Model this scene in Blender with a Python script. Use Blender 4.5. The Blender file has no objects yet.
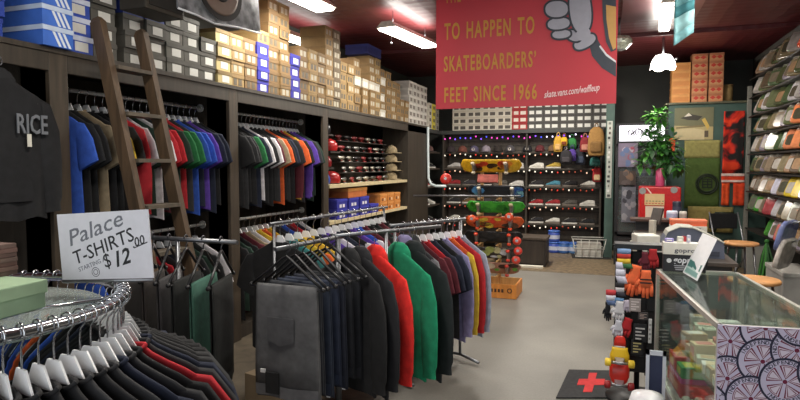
import bpy, bmesh, math, random
from math import sin, cos, pi, radians, sqrt, atan2
from mathutils import Vector, Matrix
random.seed(7)
C = bpy.context.scene.collection
SC = bpy.context.scene
# ------------------------------------------------------------------ camera, world, light, exposure
EYE = Vector((0, 0, 1.6)); PITCH = math.atan(35/590); YAW = math.atan(210/(590/cos(PITCH))); FPX = 590.0
cam = bpy.data.cameras.new('camera'); cam.sensor_width = 36; cam.lens = FPX/800*36; cam.clip_start = .05
cam_o = bpy.data.objects.new('camera', cam); C.objects.link(cam_o)
cam_o.location = EYE; cam_o.rotation_euler = (pi/2-PITCH, 0, YAW); SC.camera = cam_o
w = bpy.data.worlds.new('world'); SC.world = w; w.use_nodes = True
w.node_tree.nodes['Background'].inputs[0].default_value = (.9, .95, 1, 1)
w.node_tree.nodes['Background'].inputs[1].default_value = .35
SC.view_settings.view_transform = 'Standard'; SC.view_settings.look = 'None'
SC.view_settings.exposure = 0.0; SC.view_settings.gamma = 1.0; SC.view_settings.use_curve_mapping = False
def area(name, loc, rot, sx, sy, power, col):
    l = bpy.data.lights.new(name, 'AREA'); l.shape = 'RECTANGLE'; l.size = sx; l.size_y = sy; l.energy = power; l.color = col
    o = bpy.data.objects.new(name, l); C.objects.link(o); o.location = loc; o.rotation_euler = rot; return o
area('shop_window_daylight', (-.6, -1.75, 1.7), (radians(90), 0, 0), 4.6, 2.6, 70, (.93, .97, 1))

F_ = Vector((-sin(YAW)*cos(PITCH), cos(YAW)*cos(PITCH), -sin(PITCH))); R_ = Vector((cos(YAW), sin(YAW), 0)); U_ = R_.cross(F_)
def at(px, py, X=None, Y=None, Z=None):           # measured point of the photograph on a plane of the room
    r = F_ + R_*((px-400)/FPX) - U_*((py-200)/FPX)
    s = X/r.x if X is not None else (Y/r.y if Y is not None else (Z-EYE.z)/r.z)
    return EYE + r*s
# ------------------------------------------------------------------ materials
def lin(c):
    return tuple((v/255/12.92 if v/255 <= .04045 else ((v/255+.055)/1.055)**2.4) for v in c) + (1,)
_m = {}
def mat(name, col, rough=.6, metal=0, var=.12, scale=30, bump=0, emit=0, trans=0, coat=0, bscale=None):
    k = (name, tuple(col), rough, metal, emit, trans)
    if k in _m: return _m[k]
    m = bpy.data.materials.new(name); m.use_nodes = True; n = m.node_tree.nodes; L = m.node_tree.links
    b = n['Principled BSDF']; c = lin(col)
    b.inputs['Roughness'].default_value = rough; b.inputs['Metallic'].default_value = metal
    b.inputs['Base Color'].default_value = c
    if var or bump:
        tc = n.new('ShaderNodeTexCoord'); nz = n.new('ShaderNodeTexNoise'); nz.inputs['Scale'].default_value = scale; nz.inputs['Detail'].default_value = 3
        L.new(tc.outputs['Object'], nz.inputs['Vector'])
        if var:
            r = n.new('ShaderNodeValToRGB'); e = r.color_ramp.elements
            e[0].position = .3; e[1].position = .7
            e[0].color = tuple(v*(1-var) for v in c[:3])+(1,); e[1].color = tuple(min(1, v*(1+var)+.002) for v in c[:3])+(1,)
            L.new(nz.outputs['Fac'], r.inputs['Fac']); L.new(r.outputs['Color'], b.inputs['Base Color'])
        if bump:
            bp = n.new('ShaderNodeBump'); bp.inputs['Strength'].default_value = bump; bp.inputs['Distance'].default_value = .01
            nb = nz
            if bscale:
                nb = n.new('ShaderNodeTexNoise'); nb.inputs['Scale'].default_value = bscale; L.new(tc.outputs['Object'], nb.inputs['Vector'])
            L.new(nb.outputs['Fac'], bp.inputs['Height']); L.new(bp.outputs['Normal'], b.inputs['Normal'])
    if emit:
        b.inputs['Emission Color'].default_value = c; b.inputs['Emission Strength'].default_value = emit
    if trans: b.inputs['Transmission Weight'].default_value = trans
    if coat: b.inputs['Coat Weight'].default_value = coat
    _m[k] = m; return m
def fab(c): return mat('cloth', c, .88, 0, .16, 22, .25, bscale=14)
def plas(c): return mat('plastic', c, .35, 0, .05, 20)
def card(c): return mat('cardboard', c, .7, 0, .10, 12)
def paper(c): return mat('paper', c, .6, 0, .04, 20)
def wood(name, c, scale=9, var=.4, rough=.55):
    k = ('wood', name)
    if k in _m: return _m[k]
    m = bpy.data.materials.new(name); m.use_nodes = True; n = m.node_tree.nodes; L = m.node_tree.links; b = n['Principled BSDF']
    tc = n.new('ShaderNodeTexCoord'); mp = n.new('ShaderNodeMapping'); mp.inputs['Scale'].default_value = (scale, scale, scale*.12)
    nz = n.new('ShaderNodeTexNoise'); nz.inputs['Scale'].default_value = 2.2; nz.inputs['Detail'].default_value = 6; nz.inputs['Distortion'].default_value = .8
    r = n.new('ShaderNodeValToRGB'); cc = lin(c); e = r.color_ramp.elements; e[0].position = .3; e[1].position = .72
    e[0].color = tuple(v*(1-var) for v in cc[:3])+(1,); e[1].color = tuple(min(1, v*(1+var)) for v in cc[:3])+(1,)
    L.new(tc.outputs['Object'], mp.inputs['Vector']); L.new(mp.outputs['Vector'], nz.inputs['Vector']); L.new(nz.outputs['Fac'], r.inputs['Fac'])
    L.new(r.outputs['Color'], b.inputs['Base Color']); b.inputs['Roughness'].default_value = rough
    _m[k] = m; return m
def glass(name='glass', tint=(225, 235, 232), alpha=.18, rough=.05):
    k = ('glass', name)
    if k in _m: return _m[k]
    m = bpy.data.materials.new(name); m.use_nodes = True; n = m.node_tree.nodes; L = m.node_tree.links
    for x in list(n): n.remove(x)
    o = n.new('ShaderNodeOutputMaterial'); t = n.new('ShaderNodeBsdfTransparent'); t.inputs[0].default_value = lin(tint)
    g = n.new('ShaderNodeBsdfGlossy'); g.inputs['Roughness'].default_value = rough; d = n.new('ShaderNodeBsdfDiffuse'); d.inputs[0].default_value = lin((205, 212, 208))
    fr = n.new('ShaderNodeLayerWeight'); fr.inputs[0].default_value = .14
    m1 = n.new('ShaderNodeMixShader'); m1.inputs[0].default_value = alpha; m2 = n.new('ShaderNodeMixShader')
    L.new(t.outputs[0], m1.inputs[1]); L.new(d.outputs[0], m1.inputs[2]); mr = n.new('ShaderNodeMath'); mr.operation = 'MULTIPLY'; mr.inputs[1].default_value = .4; L.new(fr.outputs['Fresnel'], mr.inputs[0]); L.new(mr.outputs[0], m2.inputs[0])
    L.new(m1.outputs[0], m2.inputs[1]); L.new(g.outputs[0], m2.inputs[2]); L.new(m2.outputs[0], o.inputs[0])
    _m[k] = m; return m
CHROME = mat('chrome', (190, 192, 196), .22, 1, .05, 30)
STEEL = mat('brushed_steel', (150, 152, 156), .38, .9, .08, 30)
BLACKM = mat('black_metal', (22, 22, 24), .45, .3, .1, 30)
RACKM = mat('rack_tube', (128, 130, 134), .4, .9, .08, 30)
DARKW = wood('dark_stained_wood', (58, 51, 42), 9, .35)
DARKW2 = wood('dark_board', (64, 57, 49), 7, .3)
POSTW = wood('worn_brown_wood', (68, 58, 46), 8, .35)
LADW = wood('ladder_wood', (84, 66, 48), 10, .4)
CLEAR = mat('clear_hanger_plastic', (250, 251, 253), .2, 0, .02, 30)
# ------------------------------------------------------------------ mesh builder
class MB:
    def __init__(s): s.bm = bmesh.new(); s.mats = []
    def mi(s, m):
        if m not in s.mats: s.mats.append(m)
        return s.mats.index(m)
    def face(s, vs, i, sm=False):
        try:
            f = s.bm.faces.new(vs); f.material_index = i; f.smooth = sm; return f
        except ValueError: return None
    def box(s, lo, hi, m, M=None, bev=0):
        i = s.mi(m); (a, b, c), (d, e, f) = lo, hi
        P = [(a,b,c),(d,b,c),(d,e,c),(a,e,c),(a,b,f),(d,b,f),(d,e,f),(a,e,f)]
        v = [s.bm.verts.new((M @ Vector(p)) if M else p) for p in P]
        fs = [s.face([v[k] for k in q], i) for q in ((0,3,2,1),(4,5,6,7),(0,1,5,4),(1,2,6,5),(2,3,7,6),(3,0,4,7))]
        if bev:
            es = list({e for f in fs for e in f.edges}); r = bmesh.ops.bevel(s.bm, geom=es, offset=bev, segments=2, affect='EDGES', profile=.6)
            for f in r['faces']: f.material_index = i
        return s
    def loft(s, rings, m, cap0=True, cap1=True, smooth=True, M=None, closed=True):
        i = s.mi(m); V = [[s.bm.verts.new((M @ Vector(p)) if M else p) for p in r] for r in rings]; n = len(V[0])
        for a, b in zip(V, V[1:]):
            for k in range(n if closed else n-1):
                s.face([a[k], a[(k+1) % n], b[(k+1) % n], b[k]], i, smooth)
        if cap0: s.face(V[0][::-1], i, False)
        if cap1: s.face(V[-1], i, False)
        return s
    def tube(s, pts, r, m, n=8, closed=False, M=None, cap=True):
        P = [Vector(p) for p in pts]; N = len(P); rings = []; up = None
        for k in range(N):
            if closed: t = P[(k+1) % N]-P[k-1]
            else: t = P[min(k+1, N-1)]-P[max(k-1, 0)]
            t.normalize()
            if up is None: up = Vector((0,0,1)) if abs(t.z) < .9 else Vector((1,0,0))
            u = up-t*up.dot(t)
            if u.length < 1e-4: u = t.orthogonal()
            u.normalize(); up = u; q = t.cross(u); rr = r[k] if isinstance(r, (list, tuple)) else r
            rings.append([P[k]+(u*cos(a)+q*sin(a))*rr for a in (2*pi*j/n for j in range(n))])
        if closed: rings.append(rings[0]); s.loft(rings, m, False, False, True, M)
        else: s.loft(rings, m, cap, cap, True, M)
        return s
    def lathe(s, prof, m, n=24, c=(0,0,0), M=None, cap0=True, cap1=True, smooth=True, squash=(1,1)):
        rings = [[(c[0]+r*cos(2*pi*k/n)*squash[0], c[1]+r*sin(2*pi*k/n)*squash[1], c[2]+z) for k in range(n)] for r, z in prof]
        return s.loft(rings, m, cap0, cap1, smooth, M)
    def prism(s, pts, y0, y1, m, M=None, smooth=False):      # outline in x,z pushed along y
        a = sum(p[0]*q[1]-q[0]*p[1] for p, q in zip(pts, list(pts[1:])+[pts[0]]))
        if a < 0: pts = list(pts)[::-1]
        return s.loft([[(p[0], y0, p[1]) for p in pts], [(p[0], y1, p[1]) for p in pts]], m, True, True, smooth, M)
    def ball(s, c, r, m, n=10, k=6, M=None, sq=(1,1,1)):
        rings = []
        for j in range(1, k):
            a = -pi/2+pi*j/k
            rings.append([(c[0]+sq[0]*r*cos(a)*cos(2*pi*q/n), c[1]+sq[1]*r*cos(a)*sin(2*pi*q/n), c[2]+sq[2]*r*sin(a)) for q in range(n)])
        return s.loft(rings, m, True, True, True, M)
    def text(s, body, size, M, m, xs=1.0, depth=.0006, bold=0, align='CENTER', shear=0):
        cu = bpy.data.curves.new('lettering', 'FONT'); cu.body = body; cu.size = size; cu.extrude = depth; cu.offset = bold*size; cu.align_x = align
        cu.shear = shear; cu.resolution_u = 2
        o = bpy.data.objects.new('lettering', cu); me = bpy.data.meshes.new_from_object(o); i = s.mi(m)
        v = [s.bm.verts.new(M @ Vector((p.co.x*xs, p.co.y, p.co.z))) for p in me.vertices]
        for p in me.polygons: s.face([v[k] for k in p.vertices], i)
        bpy.data.objects.remove(o); bpy.data.curves.remove(cu); bpy.data.meshes.remove(me); return s
    def mesh(s, name):
        me = bpy.data.meshes.new(name); bmesh.ops.recalc_face_normals(s.bm, faces=s.bm.faces); s.bm.to_mesh(me); s.bm.free()
        for m in s.mats: me.materials.append(m)
        return me
    def build(s, name, parent=None, loc=(0,0,0), rz=0):
        return put(name, s.mesh(name), parent, loc, rz)
def put(name, me, parent=None, loc=(0,0,0), rz=0, m=None, rot=None):
    o = bpy.data.objects.new(name, me); C.objects.link(o); o.location = loc; o.rotation_euler = rot or (0, 0, rz)
    if parent: o.parent = parent
    if m:
        for sl in o.material_slots: sl.link = 'OBJECT'; sl.material = m
    return o
def tag(o, label, cat, group=None, kind=None):
    o['label'] = label; o['category'] = cat
    if group: o['group'] = group
    if kind: o['kind'] = kind
    return o
def thing(name, label, cat, loc=(0,0,0), rz=0, group=None, rot=None):
    o = bpy.data.objects.new(name, None); C.objects.link(o); o.location = loc; o.rotation_euler = rot or (0, 0, rz); o.empty_display_size = .05
    return tag(o, label, cat, group)
def struct(o): o['kind'] = 'structure'; return o
def copy_tree(o, loc=None, rz=None, label=None, parent=None):
    c = o.copy(); C.objects.link(c)
    if parent: c.parent = parent
    if loc is not None: c.location = loc
    if rz is not None: c.rotation_euler.z = rz
    if label: c['label'] = label
    for ch in [x for x in o.children]: copy_tree(ch, parent=c)
    return c
ORD = ('first second third fourth fifth sixth seventh eighth ninth tenth eleventh twelfth thirteenth fourteenth fifteenth sixteenth seventeenth eighteenth nineteenth '
       'twentieth twenty-first twenty-second twenty-third twenty-fourth twenty-fifth twenty-sixth twenty-seventh twenty-eighth twenty-ninth thirtieth thirty-first thirty-second thirty-third '
       'thirty-fourth thirty-fifth thirty-sixth thirty-seventh thirty-eighth thirty-ninth fortieth forty-first forty-second forty-third forty-fourth forty-fifth forty-sixth forty-seventh forty-eighth forty-ninth fiftieth fifty-first fifty-second fifty-third').split()
FRONT = Matrix.Rotation(pi/2, 4, 'X')                                         # lettering that faces -Y
FACEX = Matrix.Rotation(pi/2, 4, 'Z') @ Matrix.Rotation(pi/2, 4, 'X')          # lettering that faces +X
def T(x, y, z): return Matrix.Translation((x, y, z))
# ------------------------------------------------------------------ the room
WL, WR, YB, YF, ZC = -3.98, 2.29, 11.75, -1.9, 3.42
def floor_mat():
    m = bpy.data.materials.new('floor_concrete'); m.use_nodes = True; n = m.node_tree.nodes; L = m.node_tree.links; b = n['Principled BSDF']
    tc = n.new('ShaderNodeTexCoord'); nz = n.new('ShaderNodeTexNoise'); nz.inputs['Scale'].default_value = 1.3; nz.inputs['Detail'].default_value = 6
    r = n.new('ShaderNodeValToRGB'); e = r.color_ramp.elements; e[0].position = .3; e[1].position = .75
    e[0].color = lin((112, 109, 103)); e[1].color = lin((136, 132, 124))
    L.new(tc.outputs['Object'], nz.inputs['Vector']); L.new(nz.outputs['Fac'], r.inputs['Fac'])
    n2 = n.new('ShaderNodeTexNoise'); n2.inputs['Scale'].default_value = 60; L.new(tc.outputs['Object'], n2.inputs['Vector'])
    mx = n.new('ShaderNodeMixRGB'); mx.blend_type = 'OVERLAY'; mx.inputs[0].default_value = .18; L.new(r.outputs['Color'], mx.inputs[1]); L.new(n2.outputs['Fac'], mx.inputs[2])
    L.new(mx.outputs[0], b.inputs['Base Color']); b.inputs['Roughness'].default_value = .5
    return m
def old_floor_mat():
    m = bpy.data.materials.new('worn_brown_floor'); m.use_nodes = True; n = m.node_tree.nodes; L = m.node_tree.links; b = n['Principled BSDF']
    tc = n.new('ShaderNodeTexCoord'); v = n.new('ShaderNodeTexNoise'); v.inputs['Scale'].default_value = 16; v.inputs['Detail'].default_value = 5
    r = n.new('ShaderNodeValToRGB'); e = r.color_ramp.elements; e[0].position = .35; e[1].position = .7; e[0].color = lin((84, 72, 55)); e[1].color = lin((140, 122, 95))
    L.new(tc.outputs['Object'], v.inputs['Vector']); L.new(v.outputs['Fac'], r.inputs['Fac']); L.new(r.outputs['Color'], b.inputs['Base Color']); b.inputs['Roughness'].default_value = .5
    return m
b = MB(); b.box((WL, YF, -.1), (WR, YB, 0), floor_mat())
i2 = old_floor_mat()
b.box((WL, 9.0, 0), (WR, YB, .003), i2)
b.loft([[(WL, YF, .002), (WL, 9.0, .002)], [(-1.62, YF, .002), (-1.36, 9.0, .002)]], wood('old_floor_boards', (84, 74, 60), 3, .4), False, False, False, None, False)
struct(b.build('floor'))
def tin():
    m = bpy.data.materials.new('pressed_tin'); m.use_nodes = True; n = m.node_tree.nodes; L = m.node_tree.links; b = n['Principled BSDF']
    b.inputs['Base Color'].default_value = lin((104, 44, 47)); b.inputs['Roughness'].default_value = .42
    tc = n.new('ShaderNodeTexCoord'); v = n.new('ShaderNodeTexVoronoi'); v.inputs['Scale'].default_value = 6; v.inputs['Randomness'].default_value = .15
    bp = n.new('ShaderNodeBump'); bp.inputs['Strength'].default_value = .5; bp.inputs['Distance'].default_value = .03
    L.new(tc.outputs['Object'], v.inputs['Vector']); L.new(v.outputs['Distance'], bp.inputs['Height']); L.new(bp.outputs['Normal'], b.inputs['Normal'])
    return m
TIN = tin()
b = MB(); b.box((WL, YF, ZC), (WR, YB, ZC+.1), TIN); struct(b.build('ceiling'))
WALLD = mat('dark_green_grey_paint', (58, 60, 56), .7, 0, .12, 3)
b = MB(); b.box((WL-.1, YF, 0), (WL, YB, ZC), WALLD); struct(b.build('wall_left'))
b = MB(); b.box((WL, YB, 0), (WR, YB+.1, ZC), WALLD); struct(b.build('wall_back'))
b = MB(); b.box((WR, YF, 0), (WR+.1, YB, ZC), mat('dark_slat_paint', (46, 44, 40), .7, 0, .12, 3)); struct(b.build('wall_right'))
b = MB()
WF = mat('front_wall_paint', (150, 146, 138), .7, 0, .1, 3)
b.box((WL, YF-.1, 0), (WR, YF, .35), WF); b.box((WL, YF-.1, 3.05), (WR, YF, ZC), WF); b.box((WL, YF-.1, .35), (-3.0, YF, 3.05), WF); b.box((1.85, YF-.1, .35), (WR, YF, 3.05), WF)
struct(b.build('wall_front'))
# flat panel coloured paler for the lamp sheen, then battens, on the ceiling
b = MB(); b.box((.1, 6.1, ZC-.02), (.95, 8.1, ZC), mat('painted_lamp_sheen', (122, 78, 80), .3, 0, .08, 4)); struct(b.build('trim_1'))
for k, (y0, y1) in enumerate(((4.9, 4.96), (8.9, 8.96))):
    b = MB(); b.box((WL, y0, ZC-.05), (WR, y1, ZC), TIN); struct(b.build('trim_%d' % (k+2)))
# top edge trim of the product wall and its skirting
b = MB(); b.box((2.10, 6.2, 3.2), (WR, 10.6, 3.27), mat('grey_edge', (66, 66, 62), .6)); struct(b.build('trim_4'))
b = MB(); b.box((2.24, 4.2, 0), (WR, 10.4, .09), mat('black_skirting', (24, 23, 22), .5)); struct(b.build('baseboard_right'))
PILG = mat('green_painted_post', (72, 96, 88), .5, 0, .12, 8)
p0 = at(605, 258, Z=0); PY = p0.y
xa, xb = at(604.5, 200, Y=PY).x, at(613, 200, Y=PY).x
b = MB(); b.box((xa, PY, 0), (xb, PY+.14, ZC), PILG); pil = struct(b.build('pillar'))
b = MB(); z0, z1 = at(608, 198, Y=PY).z, at(608, 121, Y=PY).z
b.box((xa+.02, PY-.006, z0), (xb-.03, PY, z1), paper((196, 200, 190)))
for k in range(16):
    zz = z0+(z1-z0)*(k+.5)/16; b.box((xa+.03+random.random()*.03, PY-.009, zz-.02), (xb-.05-random.random()*.02, PY-.006, zz+.02), paper(random.choice([(70, 70, 68), (120, 125, 118), (235, 235, 230), (90, 60, 60)])))
b.build('sticker_strip', pil)
# ------------------------------------------------------------------ the timber shelving along the left wall
XF = -3.15
def cabinet(label, y0, y1, first):
    t = thing('shelving_bay', label, 'shelving unit', (XF, y0, 0))
    d = WL-XF+.02
    b = MB(); b.box((d, 0, 0), (d+.02, y1-y0, 2.27), DARKW2); b.build('back_panel', t)
    b = MB(); b.box((d+.02, 0, 0), (-.03, .03, 2.27), DARKW2); b.box((-.24, 0, 0), (0, .13, 2.3), POSTW, bev=.006); b.build('post', t)
    b = MB(); b.box((d, .0, 2.27), (.01, y1-y0, 2.30), DARKW); b.build('top_shelf', t)
    b = MB(); b.box((-.035, .13, 2.16), (0, y1-y0, 2.27), DARKW, bev=.004); b.build('fascia', t)
    b = MB(); b.box((d+.02, .03, 0), (-.03, y1-y0, .12), DARKW2); b.build('plinth', t)
    return t
bays = [cabinet('dark timber shelving bay at the near end, where the black hoodie hangs', .6, 2.64, 0),
        cabinet('dark timber shelving bay with two rails, behind the wooden ladder', 2.64, 4.40, 1),
        cabinet('dark timber shelving bay with two rails, middle of the wall', 4.40, 6.20, 2),
        cabinet('dark timber shelving bay of metal trucks and shoe boxes', 6.20, 10.4, 3)]
b = MB(); b.box((-.45, 9.26-6.2, 0), (0, 10.4-6.2, 2.3), DARKW); b.build('end_panel', bays[3])
BOARD = wood('pale_shelf_board', (206, 190, 150), 6, .1)
for z in (1.34, .90):
    b = MB(); b.box((-.55, .16, z-.02), (-.0, 3.02, z+.02), BOARD); b.build('shelf', bays[3])
RX, ZU, ZL = -3.42, 2.10, 1.07
def rail(y0, y1, z, bay, yb):
    RAILM = mat('pale_rail', (196, 196, 192), .35, .3, .05, 20); b = MB(); b.tube([(RX-XF, y0-yb, z), (RX-XF, y1-yb, z)], .014, RAILM, 10)
    b.lathe([(.035, 0), (.035, .012)], RAILM, 12, M=T(RX-XF, y1-yb-.012, z) @ Matrix.Rotation(-pi/2, 4, 'X'))
    b.build('hanging_rail', bay)
rail(2.67, 4.36, ZU, bays[1], 2.64); rail(2.67, 4.36, ZL, bays[1], 2.64)
rail(4.43, 6.16, ZU, bays[2], 4.4); rail(4.43, 6.16, ZL, bays[2], 4.4); rail(.7, 2.5, ZL+.02, bays[0], .6)
# ladder
ld = thing('ladder', 'tall wooden rolling ladder leaning on the shelving bay', 'ladder', (0, 0, 0))
def ladder_pt(s, y): return Vector((-3.035+.58*s, y, 2.49*(1-s)))
for y in (2.90, 3.26):
    b = MB(); a, c = ladder_pt(0, y), ladder_pt(1, y); d = (c-a).normalized(); px = Vector((0, 1, 0)); q = d.cross(px).normalized()
    ring = lambda p, k=1: [p+px*.024*i*k+q*.042*j*k for i, j in ((-1,-1),(1,-1),(1,1),(-1,1))]
    b.loft([ring(a-d*.03, .55), ring(a, 1), ring(c)], LADW, True, True, False); b.build('side_rail', ld)
for k in range(8):
    s = .11+.118*k; a, c = ladder_pt(s, 2.90), ladder_pt(s, 3.26)
    b = MB(); b.box((-.06, .032, -.012), (.06, .328, .012), wood('tread_wood', (96, 88, 76), 8, .25), T(*a)); b.build('rung', ld)
# ------------------------------------------------------------------ shoe boxes
def shoebox_meshes(w_, h, d, facex, lab):
    """carton, lid and end label; front faces +X (facex) or -Y"""
    o = []
    g = .003
    b = MB()
    if facex: b.box((-d, g, 0), (0, w_-g, h-.03), card((1, 1, 1)))
    else: b.box((g, 0, 0), (w_-g, d, h-.03), card((1, 1, 1)))
    o.append(b.mesh('carton')); b = MB()
    if facex: b.box((-d-.002, g-.0025, h-.034), (.004, w_-g+.0025, h-.002), card((1, 1, 2)))
    else: b.box((g-.0025, -.004, h-.034), (w_-g+.0025, d+.002, h-.002), card((1, 1, 2)))
    o.append(b.mesh('lid')); b = MB(); z0, z1 = h*.16, h*.66
    for u0, u1 in lab:
        if facex: b.box((0, w_*u0, z0), (.002, w_*u1, z1), paper((1, 1, 3)))
        else: b.box((w_*u0, -.002, z0), (w_*u1, 0, z1), paper((1, 1, 3)))
    o.append(b.mesh('label')); return o
SB = shoebox_meshes(.2, .118, .33, True, [(.3, .8)])
SB2 = shoebox_meshes(.2, .118, .33, True, [(.18, .42), (.55, .8)])
SBW = shoebox_meshes(.29, .128, .34, False, [(.12, .42), (.55, .9)])
SBO = shoebox_meshes(.32, .12, .3, False, [(.3, .7)])
nbox = [0]
def shoebox(kind, loc, col, lidc, labc, label, group, rz=0):
    r = tag(put('shoe_box', kind[0], None, loc, rz, card(col)), label, 'box', group); nbox[0] += 1
    put('lid', kind[1], r, m=card(lidc)); put('label', kind[2], r, m=paper(labc)); return r
KR = [(146, 116, 72), (136, 108, 68), (158, 130, 84), (128, 100, 64), (150, 122, 80)]
GY = [(92, 90, 82), (84, 82, 75), (100, 97, 88)]
y = 2.0; col = 0
def ztop(y):   # how high the stacks on top of the timber bays reach in the photo
    for a, z in ((2.6, 2.72), (3.05, 2.74), (3.5, 2.76), (3.72, 2.78), (4.0, 2.74), (4.25, 2.70), (4.55, 2.72), (4.8, 2.74), (5.05, 2.88), (5.35, 3.28), (5.7, 2.76), (6.1, 2.88), (6.35, 2.86), (6.62, 3.22), (7.0, 2.9), (7.3, 2.96), (7.6, 2.78), (8.1, 3.12), (8.5, 2.96), (9.0, 2.84), (9.4, 2.7), (10.4, 2.98)):
        if y < a: return z
    return 2.8
def cname(c):
    return {0: 'blue', 1: 'grey', 2: 'brown', 3: 'white', 4: 'black'}[c]
while y < 10.25:
    if y+.2 > 2.57 and y < 2.79: y = 2.795; col += 1; continue
    if y < 2.62: c0, lc, kn, kind = (38, 66, 160), (30, 54, 140), 'blue', SB
    elif y < 2.98: c0, lc, kn, kind = (44, 76, 176), (208, 216, 236), 'blue and white', SB
    elif y < 4.15: c0, lc, kn, kind = random.choice(GY), (78, 76, 70), 'grey', SB
    elif y < 4.35: c0, lc, kn, kind = (190, 172, 120), (130, 108, 68), 'pale cream', SB
    else:
        c0 = random.choice(KR); lc = tuple(int(v*.93) for v in c0); kn, kind = 'kraft brown', SB2
    if 4.88 < y < 5.05 or 5.5 < y < 5.66: c0, lc, kn = (44, 42, 150), (58, 56, 160), 'violet blue'
    if 6.36 < y < 6.58: c0, lc, kn = (112, 96, 74), (100, 86, 66), 'dull brown'
    if y > 9.4: c0, lc, kn, kind = (196, 192, 184), (214, 210, 202), 'white', SB
    wy = .2*(1+.02*random.random()); zt = ztop(y); z = 2.301; row = 0
    while z+.118 < zt+.06:
        cc, ll, kk = c0, lc, kn
        if kn == 'violet blue' and z > 2.66: cc = random.choice(KR); ll = cc; kk = 'kraft brown'
        if kn == 'kraft brown' and random.random() < .12 and y > 6: cc, ll, kk = (206, 200, 184), (190, 184, 168), 'off-white'
        if 3.2 < y < 3.5 and 2.6 < z: cc, ll, kk = (40, 62, 150), (34, 52, 130), 'blue'
        labc = (214, 214, 208) if kk in ('blue', 'grey', 'blue and white', 'off-white', 'pale cream') else ((176, 170, 152) if kk != 'violet blue' else (222, 222, 232))
        if kk == 'kraft brown' and random.random() < .5: labc = (92, 84, 70)
        if kk == 'white': labc = (120, 112, 104)
        kd = kind if kk != 'violet blue' else SB
        shoebox(kd, (XF-.03-random.random()*.025, y, z), cc, ll, labc, '%s shoe box, %s up in the %s stack along the timber shelving' % (kk, ORD[row], ORD[col]), 'shoe boxes on top of the timber shelving')
        z += .1185; row += 1
    y += wy+.004+(.06 if random.random() < .12 else 0); col += 1
# boxes laid side-on, three white stripes
for k in range(4):
    z = 2.301+.1185*k; r = tag(MB().box((-.3, 0, 0), (.03, .205, .088), card((64, 112, 206))).build('shoe_box', None, (XF+.01, 2.575, z)), 'sky blue three-striped shoe box laid side-on, %s from the bottom of its pile' % ORD[k], 'box', 'side-on striped shoe boxes')
    MB().box((-.302, -.003, .088), (.034, .208, .116), card((200, 216, 240))).build('lid', r)
    b = MB()
    for q in range(3):
        y0 = .07+.034*q
        b.loft([[(xx, y0+.035, .004), (xx, y0+.053, .004), (xx, y0+.01, .086), (xx, y0-.008, .086)] for xx in (.0302, .0315)], paper((235, 240, 248)), True, True, False)
    b.build('stripes', r)
# big blue carton lying on the far stacks
r = tag(MB().box((0, 0, 0), (.34, .5, .13), card((34, 44, 112)), bev=.004).build('carton', None, (XF-.36, 7.6, 3.135)), 'dark blue carton lying on top of the far brown stacks', 'box')
MB().box((-.002, -.003, .1), (.343, .503, .133), card((42, 52, 124))).build('lid', r)
# hanging black and white poster over the grey boxes
def bw_mat():
    m = bpy.data.materials.new('grey_photo_print'); m.use_nodes = True; n = m.node_tree.nodes; L = m.node_tree.links; b = n['Principled BSDF']
    tc = n.new('ShaderNodeTexCoord'); nz = n.new('ShaderNodeTexNoise'); nz.inputs['Scale'].default_value = 9; nz.inputs['Detail'].default_value = 8
    r = n.new('ShaderNodeValToRGB'); e = r.color_ramp.elements; e[0].position = .32; e[1].position = .7; e[0].color = lin((70, 72, 76)); e[1].color = lin((176, 178, 184))
    L.new(tc.outputs['Object'], nz.inputs['Vector']); L.new(nz.outputs['Fac'], r.inputs['Fac']); L.new(r.outputs['Color'], b.inputs['Base Color']); b.inputs['Roughness'].default_value = .4
    return m
px_ = -2.86
pts = [at(178, 8, X=px_), at(195, 15, X=px_), at(212, 24, X=px_), at(235, 28, X=px_), at(256, 34, X=px_)]
po = thing('hanging_poster', 'grey photographic poster hanging from the ceiling above grey shoe boxes', 'poster', (px_, pts[0].y, 0))
b = MB()
lo = [(0.012*k, p.y-pts[0].y, p.z) for k, p in enumerate(pts)]; top = [(0, p[1], 3.36) for p in lo]
b.loft([[(x, y_, z_) for x, y_, z_ in lo]+[(x, y_, z_) for x, y_, z_ in top[::-1]], [(x-.012, y_, z_) for x, y_, z_ in lo]+[(x-.012, y_, z_) for x, y_, z_ in top[::-1]]], bw_mat(), True, True, False); b.build('print', po)
b = MB(); b.tube([(p[0], p[1], p[2]) for p in lo], .008, paper((232, 234, 238)), 6); b.build('bottom_edge', po)
cE = at(214, -8, X=px_)
b = MB(); b.lathe([(.27, 0), (.27, .004)], paper((26, 25, 26)), 40, M=T(.058, cE.y-pts[0].y, cE.z) @ Matrix.Rotation(pi/2, 4, 'Y') @ Matrix.Diagonal((.8, 1, 1, 1)))
b.lathe([(.235, 0), (.2, .005)], paper((128, 108, 96)), 40, M=T(.06, cE.y-pts[0].y, cE.z) @ Matrix.Rotation(pi/2, 4, 'Y') @ Matrix.Diagonal((.8, 1, 1, 1)))
b.lathe([(.11, 0), (.1, .004)], paper((30, 26, 26)), 30, M=T(.067, cE.y-pts[0].y, cE.z+.03) @ Matrix.Rotation(pi/2, 4, 'Y')); b.build('printed_circles', po)
b = MB(); b.tube([(0, .05, 3.36), (0, .05, ZC)], .004, BLACKM, 6); b.tube([(0, lo[-1][1]-.05, 3.36), (0, lo[-1][1]-.05, ZC)], .004, BLACKM, 6); b.build('cord', po)
a = at(135, 12, X=-2.95); c2 = at(177, 17, X=-2.95)
dk = thing('hanging_speaker', 'dark brown boxy speaker hung beside the grey poster', 'speaker', (-3.0, a.y+.02, a.z+.03))
MB().box((-.1, 0, 0), (.12, c2.y-a.y-.03, .3), mat('speaker_cabinet', (46, 42, 34), .6), bev=.01).build('cabinet', dk)
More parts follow.
